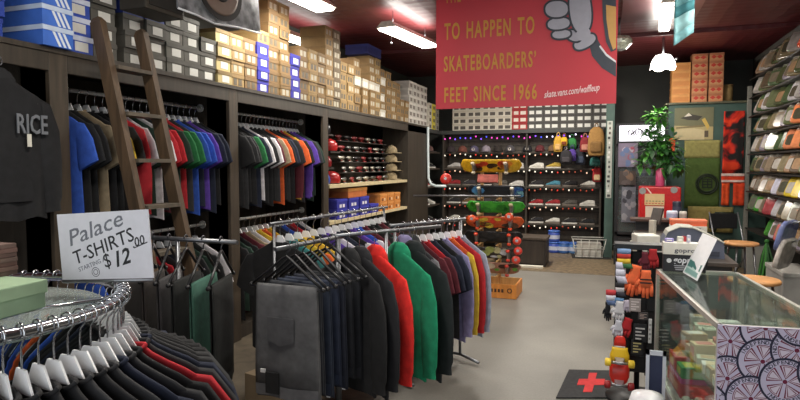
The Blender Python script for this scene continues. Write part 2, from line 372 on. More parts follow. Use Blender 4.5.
MB().box((.12, .03, .03), (.126, c2.y-a.y-.06, .27), mat('speaker_cloth', (30, 28, 24), .9)).build('grille', dk)
b = MB(); b.tube([(0, .1, .3), (0, .1, ZC-a.z-.03)], .006, BLACKM, 6); b.build('bracket', dk)
# ------------------------------------------------------------------ garments on hangers (x = across the shoulders, z = 0 at the neck)
FD = fab((1, 2, 3))
def torso(L, W, t, seed, fold, hem=1.0, neck=.07):
    rnd = random.Random(seed); ph = rnd.random()*6; fr = 2*pi/(.15+.05*rnd.random()); n = 28; rings = []
    H = [(-L, W/2*hem), (-L*.86, W/2*hem*1.0), (-L*.7, W/2*.99), (-L*.52, W/2*.98), (-L*.38, W/2*.985), (-.21, W/2), (-.13, W/2), (-.098, W/2*.96), (-.072, W/2*.8), (-.045, W/2*.58), (-.02, W/2*.40), (0, neck)]
    for z, hw in H:
        k = min(1, max(0, (-z-.1)/(L-.1))); tt = t*(.75+.5*k) if z < -.05 else t*(.9+.5*(1+z/.05)*.5)
        row = []
        for j in range(n):
            a = 2*pi*j/n; cx, sx = cos(a), sin(a)
            x = hw*(abs(cx)**.8)*(1 if cx >= 0 else -1); yy = tt*(abs(sx)**.7)*(1 if sx >= 0 else -1)
            yy += fold*k*sin(fr*x+ph+1.5*k)+fold*.4*k*sin(2.3*fr*x+ph*2); zz = z+.012*k*sin(fr*.7*x+ph) if z == -L else z
            row.append((x, yy, zz))
        rings.append(row)
    return rings
def sleeve(side, W, t, path):
    n = 12; R = []
    for (x, z, hl, ang, tt) in path:      # centre, half length of the flattened ring, its lean, half thickness
        R.append([(side*(W/2+x+hl*cos(a)*sin(ang)), tt*sin(a), z+hl*cos(a)*cos(ang)) for a in (2*pi*j/n for j in range(n))])
    return R
GM = {}
def garment_meshes():
    for v in range(3):
        L, W = (.74, .77, .71)[v], (.50, .52, .49)[v]
        b = MB(); b.loft(torso(L, W, .013, 10, .009), FD, False, False); tb = b.mesh('shirt_body')
        sp = [(-.03, -.175, .085, .0, .011), (-.005, -.19, .095, .38, .013), (.025, -.26, .095, .85, .014), (.055, -.37, .088, 1.15, .014)]
        sl = [MB().loft(sleeve(q, W, 0, sp), FD, False, False).mesh('sleeve') for q in (-1, 1)]
        co = MB().tube([(.071*cos(a), .017*sin(a)*1.1, .004-.02*max(0, -sin(a))) for a in (2*pi*j/20 for j in range(20))], .007, FD, 6, True).mesh('collar')
        GM['tee', v] = [('t_shirt', tb), ('sleeve', sl[0]), ('sleeve', sl[1]), ('collar', co)]
        lp = [(-.03, -.175, .09, .0, .014), (-.005, -.2, .095, .4, .016), (.015, -.3, .08, 1.0, .018), (.028, -.45, .066, 1.4, .019), (.03, -.64, .056, 1.5, .019), (.028, -.675, .046, 1.5, .016), (.028, -.72, .05, 1.5, .017)]
        sl = [MB().loft(sleeve(q, W, 0, lp), FD, False, False).mesh('sleeve') for q in (-1, 1)]
        GM['long', v] = [('long_sleeve_shirt', tb), ('sleeve', sl[0]), ('sleeve', sl[1]), ('collar', co)]
        b = MB(); b.loft(torso(L+.02, W+.05, .02, 30, .010, .96, .075), FD, False, False); hb = b.mesh('hoodie_body')
        hd = MB(); hd.ball((0, .012, -.03), .1, FD, 14, 8, None, (1.15, .32, .95)); hd = hd.mesh('hood')
        sl = [MB().loft(sleeve(q, W+.04, 0, [(x, z-.01, h*1.12, a, tt*1.2) for x, z, h, a, tt in lp]), FD, False, False).mesh('sleeve') for q in (-1, 1)]
        pk = MB(); pk.loft([[(-.15, -.036, -L+.08), (.15, -.036, -L+.08), (.15, -.036, -L+.17), (.1, -.034, -L+.27), (-.1, -.034, -L+.27), (-.15, -.036, -L+.17)], [(-.15, -.030, -L+.08), (.15, -.030, -L+.08), (.15, -.030, -L+.17), (.1, -.030, -L+.27), (-.1, -.030, -L+.27), (-.15, -.030, -L+.17)]], FD); pk = pk.mesh('front_pocket')
        GM['hoodie', v] = [('hooded_sweatshirt', hb), ('sleeve', sl[0]), ('sleeve', sl[1]), ('hood', hd), ('front_pocket', pk)]
garment_meshes()
def ring_meshes():
    for v in range(3):
        L, W = (.74, .77, .71)[v], .46
        def slim(R): return [[(x, y*(.55+.45*min(1, max(0, (x+.14)/.3))), z) for x, y, z in r] for r in R]
        sp = [(-.03, -.175, .085, .0, .011), (-.005, -.19, .095, .38, .013), (.025, -.26, .095, .85, .014), (.055, -.37, .088, 1.15, .014)]
        si = [(-.03, -.175, .085, .0, .004), (-.015, -.20, .08, .3, .004), (-.01, -.28, .05, 1.1, .004), (-.01, -.36, .045, 1.45, .004)]
        GM['ring', v] = [('t_shirt', MB().loft(slim(torso(L, W, .013, 10, .009)), FD, False, False).mesh('shirt_body')), ('sleeve', MB().loft(sleeve(-1, W, 0, si), FD, False, False).mesh('sleeve')), ('sleeve', MB().loft(sleeve(1, W, 0, sp), FD, False, False).mesh('sleeve')), GM['tee', v][3]]
ring_meshes()
def garment(kind, v, col, loc, rz, label, group, cat=None, scol=None, ccol=None):
    P = GM[kind, v % 3]; r = tag(put(P[0][0], P[0][1], None, loc, rz, fab(col)), label, cat or {'tee': 't-shirt', 'ring': 't-shirt', 'long': 'shirt', 'hoodie': 'hoodie'}[kind], group)
    for nm, me in P[1:]:
        put(nm, me, r, m=fab(scol if nm == 'sleeve' and scol else (ccol if nm == 'collar' and ccol else col)))
    return r
def hanger_mesh():
    b = MB(); b.tube([(-.18, 0, -.234), (-.12, 0, -.20), (0, 0, -.15), (.12, 0, -.20), (.18, 0, -.234)], .005, CLEAR, 8)
    b.loft([[(-.056, -.003, -.150), (.056, -.003, -.150), (.022, -.003, -.088), (-.022, -.003, -.088)], [(-.056, .003, -.150), (.056, .003, -.150), (.022, .003, -.088), (-.022, .003, -.088)]], CLEAR, True, True, False)
    bd = b.mesh('clear_hanger')
    b = MB(); b.tube([(0, 0, -.09), (0, 0, -.045), (.004, 0, -.028), (.02, 0, -.012), (.023, 0, .004), (.014, 0, .019), (0, 0, .0235), (-.014, 0, .019), (-.022, 0, .006)], .0027, CHROME, 6)
    hk = b.mesh('hook')
    BK = plas((34, 34, 36))
    b = MB(); w_ = .215
    b.tube([(-w_, 0, -.206), (-.11, 0, -.13), (-.025, 0, -.062), (0, 0, -.05), (.025, 0, -.062), (.11, 0, -.13), (w_, 0, -.206)], .008, BK, 8); b.tube([(-w_, 0, -.2145), (w_, 0, -.2145)], .004, BK, 8)
    for s in (-1, 1): b.ball((s*w_, 0, -.206), .013, BK, 8, 6)
    bb = b.mesh('black_hanger')
    b = MB(); b.tube([(0, 0, -.05), (0, 0, -.035), (.004, 0, -.027), (.022, 0, -.014), (.026, 0, .004), (.016, 0, .021), (0, 0, .026), (-.016, 0, .021), (-.024, 0, .006)], .004, plas((60, 60, 64)), 6)
    return {'clear': (bd, hk), 'black': (bb, b.mesh('hook'))}
HG = hanger_mesh()
def hanger(kind, loc, rz, label, group):
    o = tag(put(kind+'_hanger', HG[kind][0], None, loc, rz), label, 'hanger', group); put('hook', HG[kind][1], o); return o
BLK, CHA, NVY, WHT, RED, MAR, GRN, BLU, PUR, GRY, YEL, ORG, DGR, TAN, LAV, TEA = (27, 27, 29), (48, 48, 50), (32, 38, 56), (214, 210, 214), (176, 34, 44), (92, 30, 42), (38, 110, 62), (46, 84, 178), (92, 62, 160), (120, 120, 122), (206, 170, 50), (214, 92, 40), (34, 56, 46), (150, 134, 108), (140, 134, 176), (60, 130, 130)
CN = {BLK: 'black', CHA: 'charcoal', NVY: 'navy', WHT: 'white', RED: 'red', MAR: 'maroon', GRN: 'green', BLU: 'blue', PUR: 'purple', GRY: 'grey', YEL: 'yellow', ORG: 'orange', DGR: 'dark green', TAN: 'tan', LAV: 'lavender', TEA: 'teal'}
KN = {'tee': 't-shirt', 'long': 'long-sleeved shirt', 'hoodie': 'hoodie'}
def hang_row(items, pos, rz, where, group, hk='clear', zs=0):
    """items: (kind, colour, sleeve colour or None); pos(k) gives the point on the rail"""
    for k, it in enumerate(items):
        kind, col, sc = (it+(None,))[:3] if isinstance(it, tuple) and isinstance(it[0], str) else ('tee', it, None)
        p = pos(k); a = rz+random.uniform(-.04, .04)
        garment(kind, k+len(items), col, (p[0], p[1], p[2]-(.135 if hk == 'clear' else .088)), a, '%s %s, %s along %s' % (CN[col]+(' and '+CN[sc] if sc and sc != col else ''), KN[kind], ORD[k], where), group, scol=sc)
        hanger(hk, p, a, '%s hanger holding the %s garment along %s' % (hk, ORD[k], where), 'hangers: '+group)
up1 = [('tee', BLU, BLU), BLK, ('tee', BLK, CHA), TAN, BLK, ('tee', BLK, YEL), BLK, ('long', RED, RED), ('tee', WHT, WHT), DGR, ('tee', WHT, WHT), ('tee', BLK, RED), ('tee', MAR, RED), DGR, ('tee', RED, GRN), ('tee', CHA, GRN), BLU, ('tee', NVY, BLU), ('tee', PUR, PUR), NVY, ('tee', BLK, NVY)]
hang_row(up1, lambda k: (RX, 2.86+1.42*k/(len(up1)-1), ZU), 0, 'the upper rail behind the ladder', 'shirts on the upper rail behind the ladder')
up2 = [BLK, CHA, ('tee', BLK, CHA), ('tee', BLK, GRN), ('tee', NVY, NVY), ('tee', WHT, WHT), BLK, ('tee', BLK, WHT), ('tee', BLK, MAR), ('tee', CHA, TAN), ('tee', ORG, ORG), BLK, ('tee', CHA, NVY), ('tee', BLK, BLK), ('long', RED, MAR), ('tee', YEL, ORG), ('tee', CHA, BLK), ('long', PUR, PUR), ('tee', PUR, PUR), ('tee', DGR, CHA), ('tee', DGR, DGR)]
hang_row(up2, lambda k: (RX, 4.62+1.42*k/(len(up2)-1), ZU), 0, 'the upper rail of the middle bay', 'shirts on the upper rail of the middle bay')
lo1 = [BLU, ('tee', BLK, BLK), NVY, ('long', BLK, BLK), RED, BLK, CHA, BLK, RED, BLK, NVY, CHA, BLK, DGR, BLK, WHT]
hang_row(lo1, lambda k: (RX, 2.95+1.3*k/(len(lo1)-1), ZL), 0, 'the lower rail behind the ladder', 'shirts on the lower rail behind the ladder')
lo2 = [BLK, DGR, BLK, MAR, TAN, WHT, YEL, ORG, YEL, BLK, NVY, BLU, MAR, RED, NVY, WHT]
hang_row(lo2, lambda k: (RX, 4.6+1.45*k/(len(lo2)-1), ZL), 0, 'the lower rail of the middle bay', 'shirts on the lower rail of the middle bay')
# hoodie on the near bay, front turned to the aisle
hx = -3.06
hd = garment('hoodie', 0, (23, 24, 27), (hx, 2.26, 2.06), pi/2, 'black pullover hoodie with grey block letters facing the aisle', 'hoodie facing the aisle', 'hoodie')
b = MB(); b.text('RICE', .15, T(.05, -.032, -.285) @ FRONT, paper((112, 116, 122)), .62, .003, .012, 'RIGHT')
b.build('lettering', hd, (.235-.03, -.004, 0))
b = MB(); b.box((.12, -.045, -.36), (.145, -.042, -.29), paper((214, 212, 200))); b.build('price_tag', hd)
hanger('black', (hx, 2.26, 2.15), pi/2, 'black hanger holding the lettered hoodie', 'hanger of the hoodie')
MB().tube([(-.6, 0, 0), (0, 0, 0), (.02, 0, .012)], .008, STEEL, 8).build('faceout_arm', bays[0], (hx-XF, 2.26-.6, 2.155))
# ------------------------------------------------------------------ round rack of black t-shirts, near end
AC, AR, AZ = Vector((-1.76, 1.12, 0)), .455, 1.2
rk = thing('round_clothes_rack', 'chrome round clothes rack crowded with black t-shirts, at the near end', 'clothes rack', AC)
b = MB(); b.tube([(AR*cos(a), AR*sin(a), AZ) for a in (2*pi*k/48 for k in range(48))], .0155, CHROME, 10, True); b.build('ring', rk)
b = MB(); b.tube([(0, 0, .05), (0, 0, AZ-.03)], .02, CHROME, 10); b.build('pole', rk)
for k in range(4):
    a = pi/4+k*pi/2; b = MB(); b.tube([(0, 0, AZ-.045), (AR*cos(a), AR*sin(a), AZ-.012)], .006, CHROME, 6); b.build('spoke', rk)
    b = MB(); b.tube([(0, 0, .06), (.4*cos(a), .4*sin(a), .03)], .014, CHROME, 8); b.build('leg', rk)
b = MB(); b.lathe([(AR-.05, 0), (AR-.05, .008)], glass('rack_top_glass', (215, 225, 225), .25), 40, (0, 0, AZ-.035)); b.build('glass_top', rk)
ang = [radians(-98+4.9*k) for k in range(53)]
for k, a in enumerate(ang):
    p = AC+Vector((AR*cos(a), AR*sin(a), AZ)); 
    cl = random.choice([BLK, BLK, BLK, CHA, NVY, BLK]); sc = None
    if k == 26: cl = RED
    if 38 < k < 53: cl = random.choice([BLU, NVY, WHT, BLK, ORG, BLU])
    q = AC+Vector(((AR+.004)*cos(a), (AR+.004)*sin(a), 0)); garment('ring', k, cl, (q.x, q.y, AZ-.14), a, '%s t-shirt, %s counterclockwise around the near round rack' % (CN[cl], ORD[k]), 'shirts on the near round rack')
    hanger('clear', p, a, 'clear hanger, %s counterclockwise around the near round rack' % (ORD[k]), 'hangers on the near round rack')
# boxes on the rack top
gz = AZ-.026
gb = tag(MB().box((-.29, -.14, 0), (.26, .14, .058), card((146, 172, 142)), bev=.004).build('flat_box', None, (-1.84, 1.14, gz), .05), 'pale green flat box resting on the near round rack top', 'box')
MB().box((-.295, -.145, .045), (.265, .145, .085), card((158, 184, 150)), bev=.004).build('lid', gb)
b = MB()
for k in range(7): 
    z = .014*k; bk = tag(MB().box((-.12, -.085, 0), (.12, .085, .0125), card((110+4*(k % 3), 88, 80))).build('brown_folder', None, (-1.86+.004*(k % 2), 1.235, gz+.086+z), .05), 'brown folder, %s from the bottom of the stack on the green box' % ORD[k], 'folder', 'stack of brown folders')
    MB().box((-.118, -.086, .003), (.118, -.083, .0095), paper((70, 52, 48))).build('edge', bk)
# hand lettered price sign in its holder
s0, s1, s2, s3 = at(60, 217, Y=1.6), at(148, 210, Y=1.6), at(150, 273, Y=1.6), at(64, 279, Y=1.6)
SW, SH = .385, .235
pS = at(104.5, 245.5, Y=1.45)
sg = thing('price_sign', 'white hand lettered t-shirt price card in a metal holder on the round rack', 'sign', tuple(pS), 0, rot=(0, radians(-4.0), radians(4))); sg.scale = (.915, .915, .915)
MB().box((-SW/2, -.002, -SH/2), (SW/2, .002, SH/2), paper((232, 230, 236))).build('card', sg)
b = MB(); b.tube([(-SW/2, 0, -SH/2-.006), (SW/2, 0, -SH/2-.006)], .007, STEEL, 8); b.tube([(.03, .0, -SH/2-.006), (.035, 0, (1.176-pS.z)/.915)], .007, STEEL, 8); b.box((.0, -.03, (1.1765-pS.z)/.915), (.07, .03, (1.1765-pS.z)/.915+.008), STEEL); b.build('holder', sg)
INK = paper((34, 34, 38)); INK2 = paper((120, 122, 130)); b = MB()
y_ = -.0024; TL = lambda x, z, r: T(x, y_, z) @ Matrix.Rotation(radians(-r), 4, 'Y') @ FRONT
b.text('Palace', .08, TL(-.03, .035, 16), INK2, 1.25, .0003, .004, shear=.25); b.text('T-SHIRTS', .068, TL(.0, -.025, 17), INK, 1.0, .0003, .004, shear=.1)
b.text('STARTING AT', .022, TL(-.05, -.07, 17), INK2, 1.0, .0003, 0); b.text('$', .07, TL(.012, -.075, 12), INK, .9, .0003, 0); b.text('12', .075, TL(.07, -.07, 14), INK, 1.0, .0003, .02, shear=.3)
b.text('.00', .045, TL(.145, -.005, 16), INK, 1, .0003, .01, shear=.2)
b.tube([(.125, y_, -.012), (.18, y_, .006)], .002, INK, 5)
for r in (.016, .009): b.tube([(-.045+r*cos(a), y_, -.092+r*sin(a)) for a in (2*pi*k/16 for k in range(16))], .001, INK, 4, True)
b.build('lettering', sg)
# ------------------------------------------------------------------ racks in the middle
def straight_rack(name, label, a, c, z, posts=(.02, .98)):
    a = Vector((a[0], a[1], 0)); c = Vector((c[0], c[1], 0)); t = thing(name, label, 'clothes rack', a); d = c-a; L = d.length; u = d/L; q = Vector((-u.y, u.x, 0))
    Z = Vector((0, 0, z)); b = MB(); b.tube([Z-u*.05, d+Z+u*.05], .0125, RACKM, 10); b.build('rail', t)
    for p in [d*f for f in posts]:
        b = MB(); b.tube([p+Vector((0, 0, .04)), p+Z], .012, RACKM, 8); b.build('upright', t)
        b = MB(); b.tube([p+q*.2+Vector((0, 0, .025)), p+Vector((0, 0, .05)), p-q*.2+Vector((0, 0, .025))], .012, RACKM, 8); b.build('foot', t)
    return t, (lambda s: a+d*s+Z)
# trousers folded over black hangers
def trousers_mesh(L, W, wt, seed):
    rnd = random.Random(seed); prof = []
    n = 22; ph = 1.3
    yz = [(.017, -L), (.018, -L*.7), (.018, -L*.35), (.016, -.05), (.011, -.005), (0, .008), (-.011, -.005), (-.016, -.05), (-.019, -L*.35), (-.021, -L*.7), (-.02, -L*.97)]
    out = []
    for k in range(n+1):
        x = -W/2+W*k/n; e = 1-.5*(abs(2*k/n-1)**6)
        ring = []
        for y, z in yz:
            dz = -z/L; f = .010*dz*sin(x*24+ph+dz*3); tap = 1+.06*dz
            ring.append((x*tap, y*e+f, z))
        for y, z in yz[::-1]:
            dz = -z/L; f = .010*dz*sin(x*24+ph+dz*3); tap = 1+.06*dz
            ring.append((x*tap, y*e*.45+f, z-.012 if z > -.1 else z))
        out.append(ring)
    me = MB().loft(out, FD, True, True).mesh('trousers')
    b = MB()
    b.loft([[(-W/2*1.03+W*1.03*k/n, -.020*(1-.5*(abs(2*k/n-1)**6))+.010*z/-L*sin((-W/2+W*k/n)*24+ph+(-z/L)*3)-.004, z) for k in range(n+1)] for z in (-L*.97, -L*.955, -L*.88, -L*.87)], FD, False, False, True, None, False)
    band = b.mesh('waistband')
    return me, band
TR = [trousers_mesh(.60, .36, 0, 3), trousers_mesh(.57, .35, 0, 4)]
def trousers(v, col, p, rz, label, group, hlabel):
    r = tag(put('folded_trousers', TR[v][0], None, (p[0], p[1], p[2]-.203), rz, fab(col)), label, 'trousers', group)
    put('waistband', TR[v][1], r, m=fab(tuple(int(c*1.12) for c in col))); hanger('black', p, rz, hlabel, 'black trouser hangers'); return r
RB, fB0 = straight_rack('garment_rack', 'short steel rack of trousers folded over black hangers, in the aisle', (-1.56, 2.60), (-1.48, 3.10), 1.18, (.96,))
fB = lambda f: fB0(f*1.134/.506)
angB = atan2(.5, .08)-pi/2
tr = []
for k, col in enumerate([(98, 98, 100), (42, 44, 50), (36, 44, 60), (34, 42, 62), (30, 34, 48), (28, 30, 36), (26, 28, 34)]):
    p = fB(.03+.06*k); nm = ['grey denim trousers', 'charcoal trousers', 'slate blue trousers', 'dark blue trousers', 'indigo trousers', 'near-black blue trousers', 'black trousers', 'black trousers', 'black trousers'][k]
    tr.append(trousers(k % 2, col, p, angB+(.12 if k == 0 else random.uniform(-.06, .06)), '%s on a black hanger, %s from the near end of the aisle rack' % (nm, ORD[k]), 'trousers on the aisle rack', 'black hanger, %s from the near end of the aisle rack' % ORD[k]))
t0 = tr[0]; b = MB()
b.loft([[(-.10, -.0265, -.30), (.06, -.0265, -.30), (.06, -.0265, -.42), (-.02, -.0265, -.45), (-.10, -.0265, -.42)][::-1], [(-.10, -.022, -.30), (.06, -.022, -.30), (.06, -.022, -.42), (-.02, -.022, -.45), (-.10, -.022, -.42)][::-1]], fab((88, 88, 91)), True, True, False); b.build('back_pocket', t0, (0, -.006, .14))
MB().box((-.11, -.040, -.56), (-.03, -.032, -.45), fab((34, 34, 36))).build('waist_patch', t0)
MB().box((-.14, -.04, -.455), (-.11, -.034, -.435), paper((230, 230, 230))).build('tag', t0)
for t_, xx in ((tr[3], .12), (tr[5], .13)):
    MB().box((xx, -.036, -.62), (xx+.022, -.033, -.50), paper((222, 222, 226))).build('price_tag', t_)
RH, fH = straight_rack('garment_rack', 'steel rack of black, red and green hoodies set slantwise in the aisle', (-1.48, 3.10), (-1.09, 3.76), 1.19, (.0, .46)); angH = atan2(.66, .39)-pi/2
for k, (f, col, nm) in enumerate([(.08, BLK, 'black hoodie hanging next to the folded trousers'), (.19, (30, 30, 34), 'black hoodie hanging just before the bright red one'), (.34, (222, 40, 34), 'bright red hoodie on the slantwise aisle rack'), (.58, (16, 136, 96), 'emerald green hoodie on the slantwise aisle rack'), (.74, (26, 32, 34), 'black hoodie hanging just behind the emerald green one')]):
    p = fH(f); garment('hoodie', k, col, (p.x, p.y, p.z-.135), angH, nm, 'hoodies on the aisle rack')
    hanger('clear', p, angH, 'clear hanger inside the '+nm.replace(' on the slantwise aisle rack', '').replace('hanging ', ''), 'hangers of the hoodies')
RC, fC = straight_rack('garment_rack', 'chrome straight rack of mixed shirts ending in a grey long-sleeve', (-1.47, 4.02), (-1.13, 4.66), 1.16, (.0, .995))
angC = atan2(.64, .34)-pi/2
itc = [('hoodie', LAV, PUR), ('hoodie', CHA, GRY), ('tee', MAR, MAR), ('tee', RED, MAR), ('tee', NVY, NVY), ('tee', BLK, NVY), ('long', LAV, LAV), ('long', ORG, YEL), ('long', RED, RED), ('long', (150, 158, 176), None)]
CN[(150, 158, 176)] = 'pale blue-grey'
hang_row(itc, lambda k: fC(.12+.84*k/(len(itc)-1)), angC, 'the mixed shirt rack behind the green hoodie', 'shirts on the rack behind the green hoodie')
RD, fD = straight_rack('garment_rack', 'low chrome cross rack of clothes on black hangers behind the round rack', (-2.62, 2.60), (-1.86, 2.58), 1.2, (.05, .555))
for k, (col, nm) in enumerate([((46, 42, 42), 'dark brown trousers'), ((52, 46, 44), 'brown trousers'), ((60, 58, 60), 'grey-brown trousers'), ((28, 30, 30), 'black trousers'), ((62, 104, 90), 'sage green trousers'), ((24, 26, 26), 'black trousers')]):
    trousers(k % 2, col, fD(.18+.15*k), pi/2+.35+random.uniform(-.1, .1), '%s on a black hanger, %s along the cross rack' % (nm, ORD[k]), 'trousers on the cross rack', 'black hanger, %s along the cross rack' % ORD[k])
RE, fE = straight_rack('garment_rack', 'chrome straight rack of mixed tops standing before the timber shelving', (-2.16, 3.5), (-2.0, 5.2), 1.2, (.0, .99))
angE = atan2(1.7, .16)-pi/2
ite = [BLK, ('tee', TEA, TEA), ('tee', YEL, ORG), YEL, BLK, ('tee', PUR, BLU), ('tee', WHT, WHT), NVY, ('tee', BLK, WHT), PUR, ('tee', BLU, WHT), ('tee', MAR, MAR), BLK, ('tee', BLK, TEA), MAR, BLK]
hang_row(ite, lambda k: fE(.04+.92*k/(len(ite)-1)), angE, 'the mixed rack before the timber shelving', 'shirts on the rack before the shelving')
# cartons on the floor under the racks
for k, (x, yy, ww, dd, hh, rz, col, nm) in enumerate([(-1.95, 2.45, .3, .25, .36, .3, (150, 130, 96), 'tan carton standing under the cross rack'), (-1.95, 3.2, .3, .3, .3, -.2, (138, 120, 96), 'brown carton on the floor behind the folded grey trousers'), (-1.75, 4.1, .3, .22, .13, .1, (132, 72, 40), 'rust brown shoe carton under the aisle rack'), (-1.35, 4.35, .3, .22, .13, .4, (140, 80, 46), 'rust brown shoe carton under the mixed shirt rack')]):
    r = tag(MB().box((-ww/2, -dd/2, 0), (ww/2, dd/2, hh), card(col), bev=.004).build('carton', None, (x, yy, .003), rz), nm, 'box')
    MB().box((-ww/2, -.025, hh), (ww/2, .025, hh+.002), paper((170, 150, 110))).build('tape', r)
# ------------------------------------------------------------------ gear on the shelves of the far timber bay
def truck_proto():
    r = tag(MB().loft([[(-.03, -.045, 0), (.03, -.045, 0), (.03, .045, 0), (-.03, .045, 0)], [(-.022, -.035, .012), (.022, -.035, .012), (.022, .035, .012), (-.022, .035, .012)]], mat('cast_alloy', (150, 148, 144), .4, .7, .1, 20)).build('skateboard_truck'), 'x', 'skateboard truck')
    al = mat('cast_alloy', (1, 1, 4), .4, .7, .1, 20)
    b = MB(); b.loft([[(-.09, -.008, .05), (-.09, .008, .05), (-.09, .008, .066), (-.09, -.008, .066)], [(-.03, -.022, .028), (-.03, .022, .028), (-.03, .018, .075), (-.03, -.018, .075)], [(.03, -.022, .028), (.03, .022, .028), (.03, .018, .075), (.03, -.018, .075)], [(.09, -.008, .05), (.09, .008, .05), (.09, .008, .066), (.09, -.008, .066)]], al); b.build('hanger_casting', r)
    b = MB(); b.tube([(-.115, 0, .058), (.115, 0, .058)], .005, CHROME, 6); b.build('axle', r)
    b = MB(); b.tube([(0, -.004, .01), (0, -.004, .035)], .016, mat('bushing_rubber', (170, 60, 50), .5), 8); b.build('bushing', r); return r
tp = truck_proto(); first = True; n_t = 0
cols = [(112, 110, 106), (150, 148, 142), (60, 58, 58), (130, 34, 36), (92, 88, 82), (170, 164, 150)]
for zi, z in enumerate((1.36, 1.50, 1.64, 1.78, 1.92)):
    MB().box((.0, 0, -.008), (.30-.02*zi, 1.78, 0), mat('truck_display_shelf', (54, 48, 44), .6)).build('riser', bays[3], (-.40, 6.96-6.2, z)) if zi else None
    for j in range(7):
        o = tp if first else copy_tree(tp)
        first = False; o.location = (XF-.16-.02*zi, 7.1+.25*j+.04*(zi % 2), z+.002+(.001 if zi else 0)); o.rotation_euler.z = pi/2+random.uniform(-.15, .15)
        o['label'] = 'metal skateboard truck, %s from the near end on the %s display tier up' % (ORD[j], ORD[zi]); o['group'] = 'skateboard trucks in the far timber bay'
        cc = random.choice(cols)
        for q in [o]+list(o.children):
            if q.name.split('.')[0] in ('skateboard_truck', 'hanger_casting'):
                q.material_slots[0].link = 'OBJECT'; q.material_slots[0].material = mat('cast_alloy', cc, .4, .7 if cc[0] < 125 or cc[1] > 100 else .1, .1, 20)
def helmet(col, loc, rz, label, group=None):
    r = thing('skate_helmet', label, 'helmet', loc, rz, group); m = mat('helmet_shell', col, .25)
    b = MB(); b.lathe([(.115, 0), (.122, .04), (.118, .085), (.095, .125), (.055, .148), (.005, .155)], m, 20, squash=(1.15, .92), cap0=False); b.build('shell', r)
    b = MB(); b.lathe([(.113, .002), (.118, -.006), (.104, -.004), (.1, .03)], BLACKM, 20, squash=(1.15, .92), cap0=False, cap1=False); b.build('rim', r)
    b = MB()
    for a in (-.4, 0, .4): b.box((-.03, -.012, 0), (.03, .012, .006), BLACKM, Matrix.Rotation(a, 4, 'X') @ T(0, 0, .152-.01*abs(a)))
    b.build('vents', r); return r
for k, (c_, yy, z_) in enumerate([((150, 30, 32), 6.80, 1.37), ((30, 30, 34), 6.53, 1.99), ((40, 70, 150), 6.51, 1.37), ((170, 34, 36), 6.72, 1.78), ((120, 24, 28), 6.55, 1.58)]):
    if k in (1, 4): MB().box((0, 0, -.02), (.3, .27, 0), mat('truck_display_shelf', (54, 48, 44), .6)).build('riser', bays[3], (-.40, yy-6.2-.13, z_-.01))
    if k == 3: MB().box((0, 0, -.02), (.3, .27, 0), mat('truck_display_shelf', (54, 48, 44), .6)).build('riser', bays[3], (-.40, yy-6.2-.13, z_-.01))
    helmet(c_, (XF-.22, yy, z_), .4, ['dark red helmet resting on the pale shelf of the far bay', 'black helmet on a riser high in the far bay', 'blue helmet at the near end of the pale shelf', 'bright red helmet above the metal trucks', 'dull red helmet on the middle riser of the far bay'][k], 'helmets in the far bay')
def sneaker_meshes():
    # sole, upper, tongue+laces; toe towards +x, length .28
    st = [(-.14, .030), (-.125, .036), (-.08, .035), (-.02, .033), (.04, .040), (.09, .046), (.125, .038), (.14, .018)]
    def sec(x, w, z0, z1, inset=0):
        return [(x, w*cos(a)*(1 if sin(a) < 0 else 1-inset), z0+(z1-z0)*(.5+.5*sin(a))) for a in (2*pi*k/12 for k in range(12))]
    so = MB().loft([[(x, -w_, 0), (x, w_, 0), (x, w_, .026), (x, -w_, .026)] for x, w_ in st], paper((1, 2, 5)), True, True, False).mesh('sole')
    hs = [.085, .10, .105, .108, .085, .06, .048, .03]
    up = MB().loft([sec(x*.97, w_*.95, .022, h, .35) for (x, w_), h in zip(st, hs)], FD).mesh('upper')
    la = MB()
    for k in range(5): la.tube([(.015+.017*k, -.024, .102-.008*k), (.015+.017*k, 0, .112-.0085*k), (.015+.017*k, .024, .102-.008*k)], .0035, FD, 5)
    return so, up, la.mesh('laces')
SN = sneaker_meshes()
def sneaker(loc, rz, up, sole, label, group):
    r = tag(put('sneaker', SN[1], None, loc, rz, fab(up)), label, 'shoe', group); put('sole', SN[0], r, m=paper(sole)); put('laces', SN[2], r, m=fab((210, 208, 200) if sum(up) < 300 else (60, 60, 60))); return r
def cap_meshes():
    cr = MB().lathe([(.09, 0), (.094, .03), (.09, .07), (.07, .105), (.035, .125), (.004, .13)], FD, 18, squash=(1.08, .95), cap0=False).mesh('cap_crown')
    b = MB(); rows = []
    for k in range(9):
        a = -1.1+2.2*k/8; rows.append((a,))
    R1 = [(.09*cos(a)*1.08, .09*sin(a)*.95, .016) for (a,) in rows]; R2 = [(.09+.085*cos(a*.8)**.6, .088*sin(a), .014-.005*abs(a)) for (a,) in rows]
    b.loft([R1+[(x, y_, z-.006) for x, y_, z in R1[::-1]], R2+[(x, y_, z-.006) for x, y_, z in R2[::-1]]], FD, True, True); br = b.mesh('brim')
    bt = MB().ball((0, 0, .131), .009, FD, 8, 5).mesh('button'); 
    pa = MB().lathe([(.03, 0), (.03, .004)], FD, 14, M=T(.092, 0, .055) @ Matrix.Rotation(pi/2-.2, 4, 'Y')).mesh('badge'); return cr, br, bt, pa
CP = cap_meshes()
def cap(loc, rz, col, bc, label, group, badge=None):
    r = tag(put('baseball_cap', CP[0], None, loc, rz, fab(col)), label, 'cap', group); put('brim', CP[1], r, m=fab(bc)); put('button', CP[2], r, m=fab(bc))
    if badge: put('badge', CP[3], r, m=fab(badge))
    return r
# stacked tan caps at the far end of that shelf
for k in range(4):
    cap((XF-.20, 9.0, 1.362+.1415*k), .1*k-.2, (150, 134, 104), (176, 160, 128), 'tan cap, %s from the bottom of the stack on the pale shelf' % ORD[k], 'stack of tan caps')
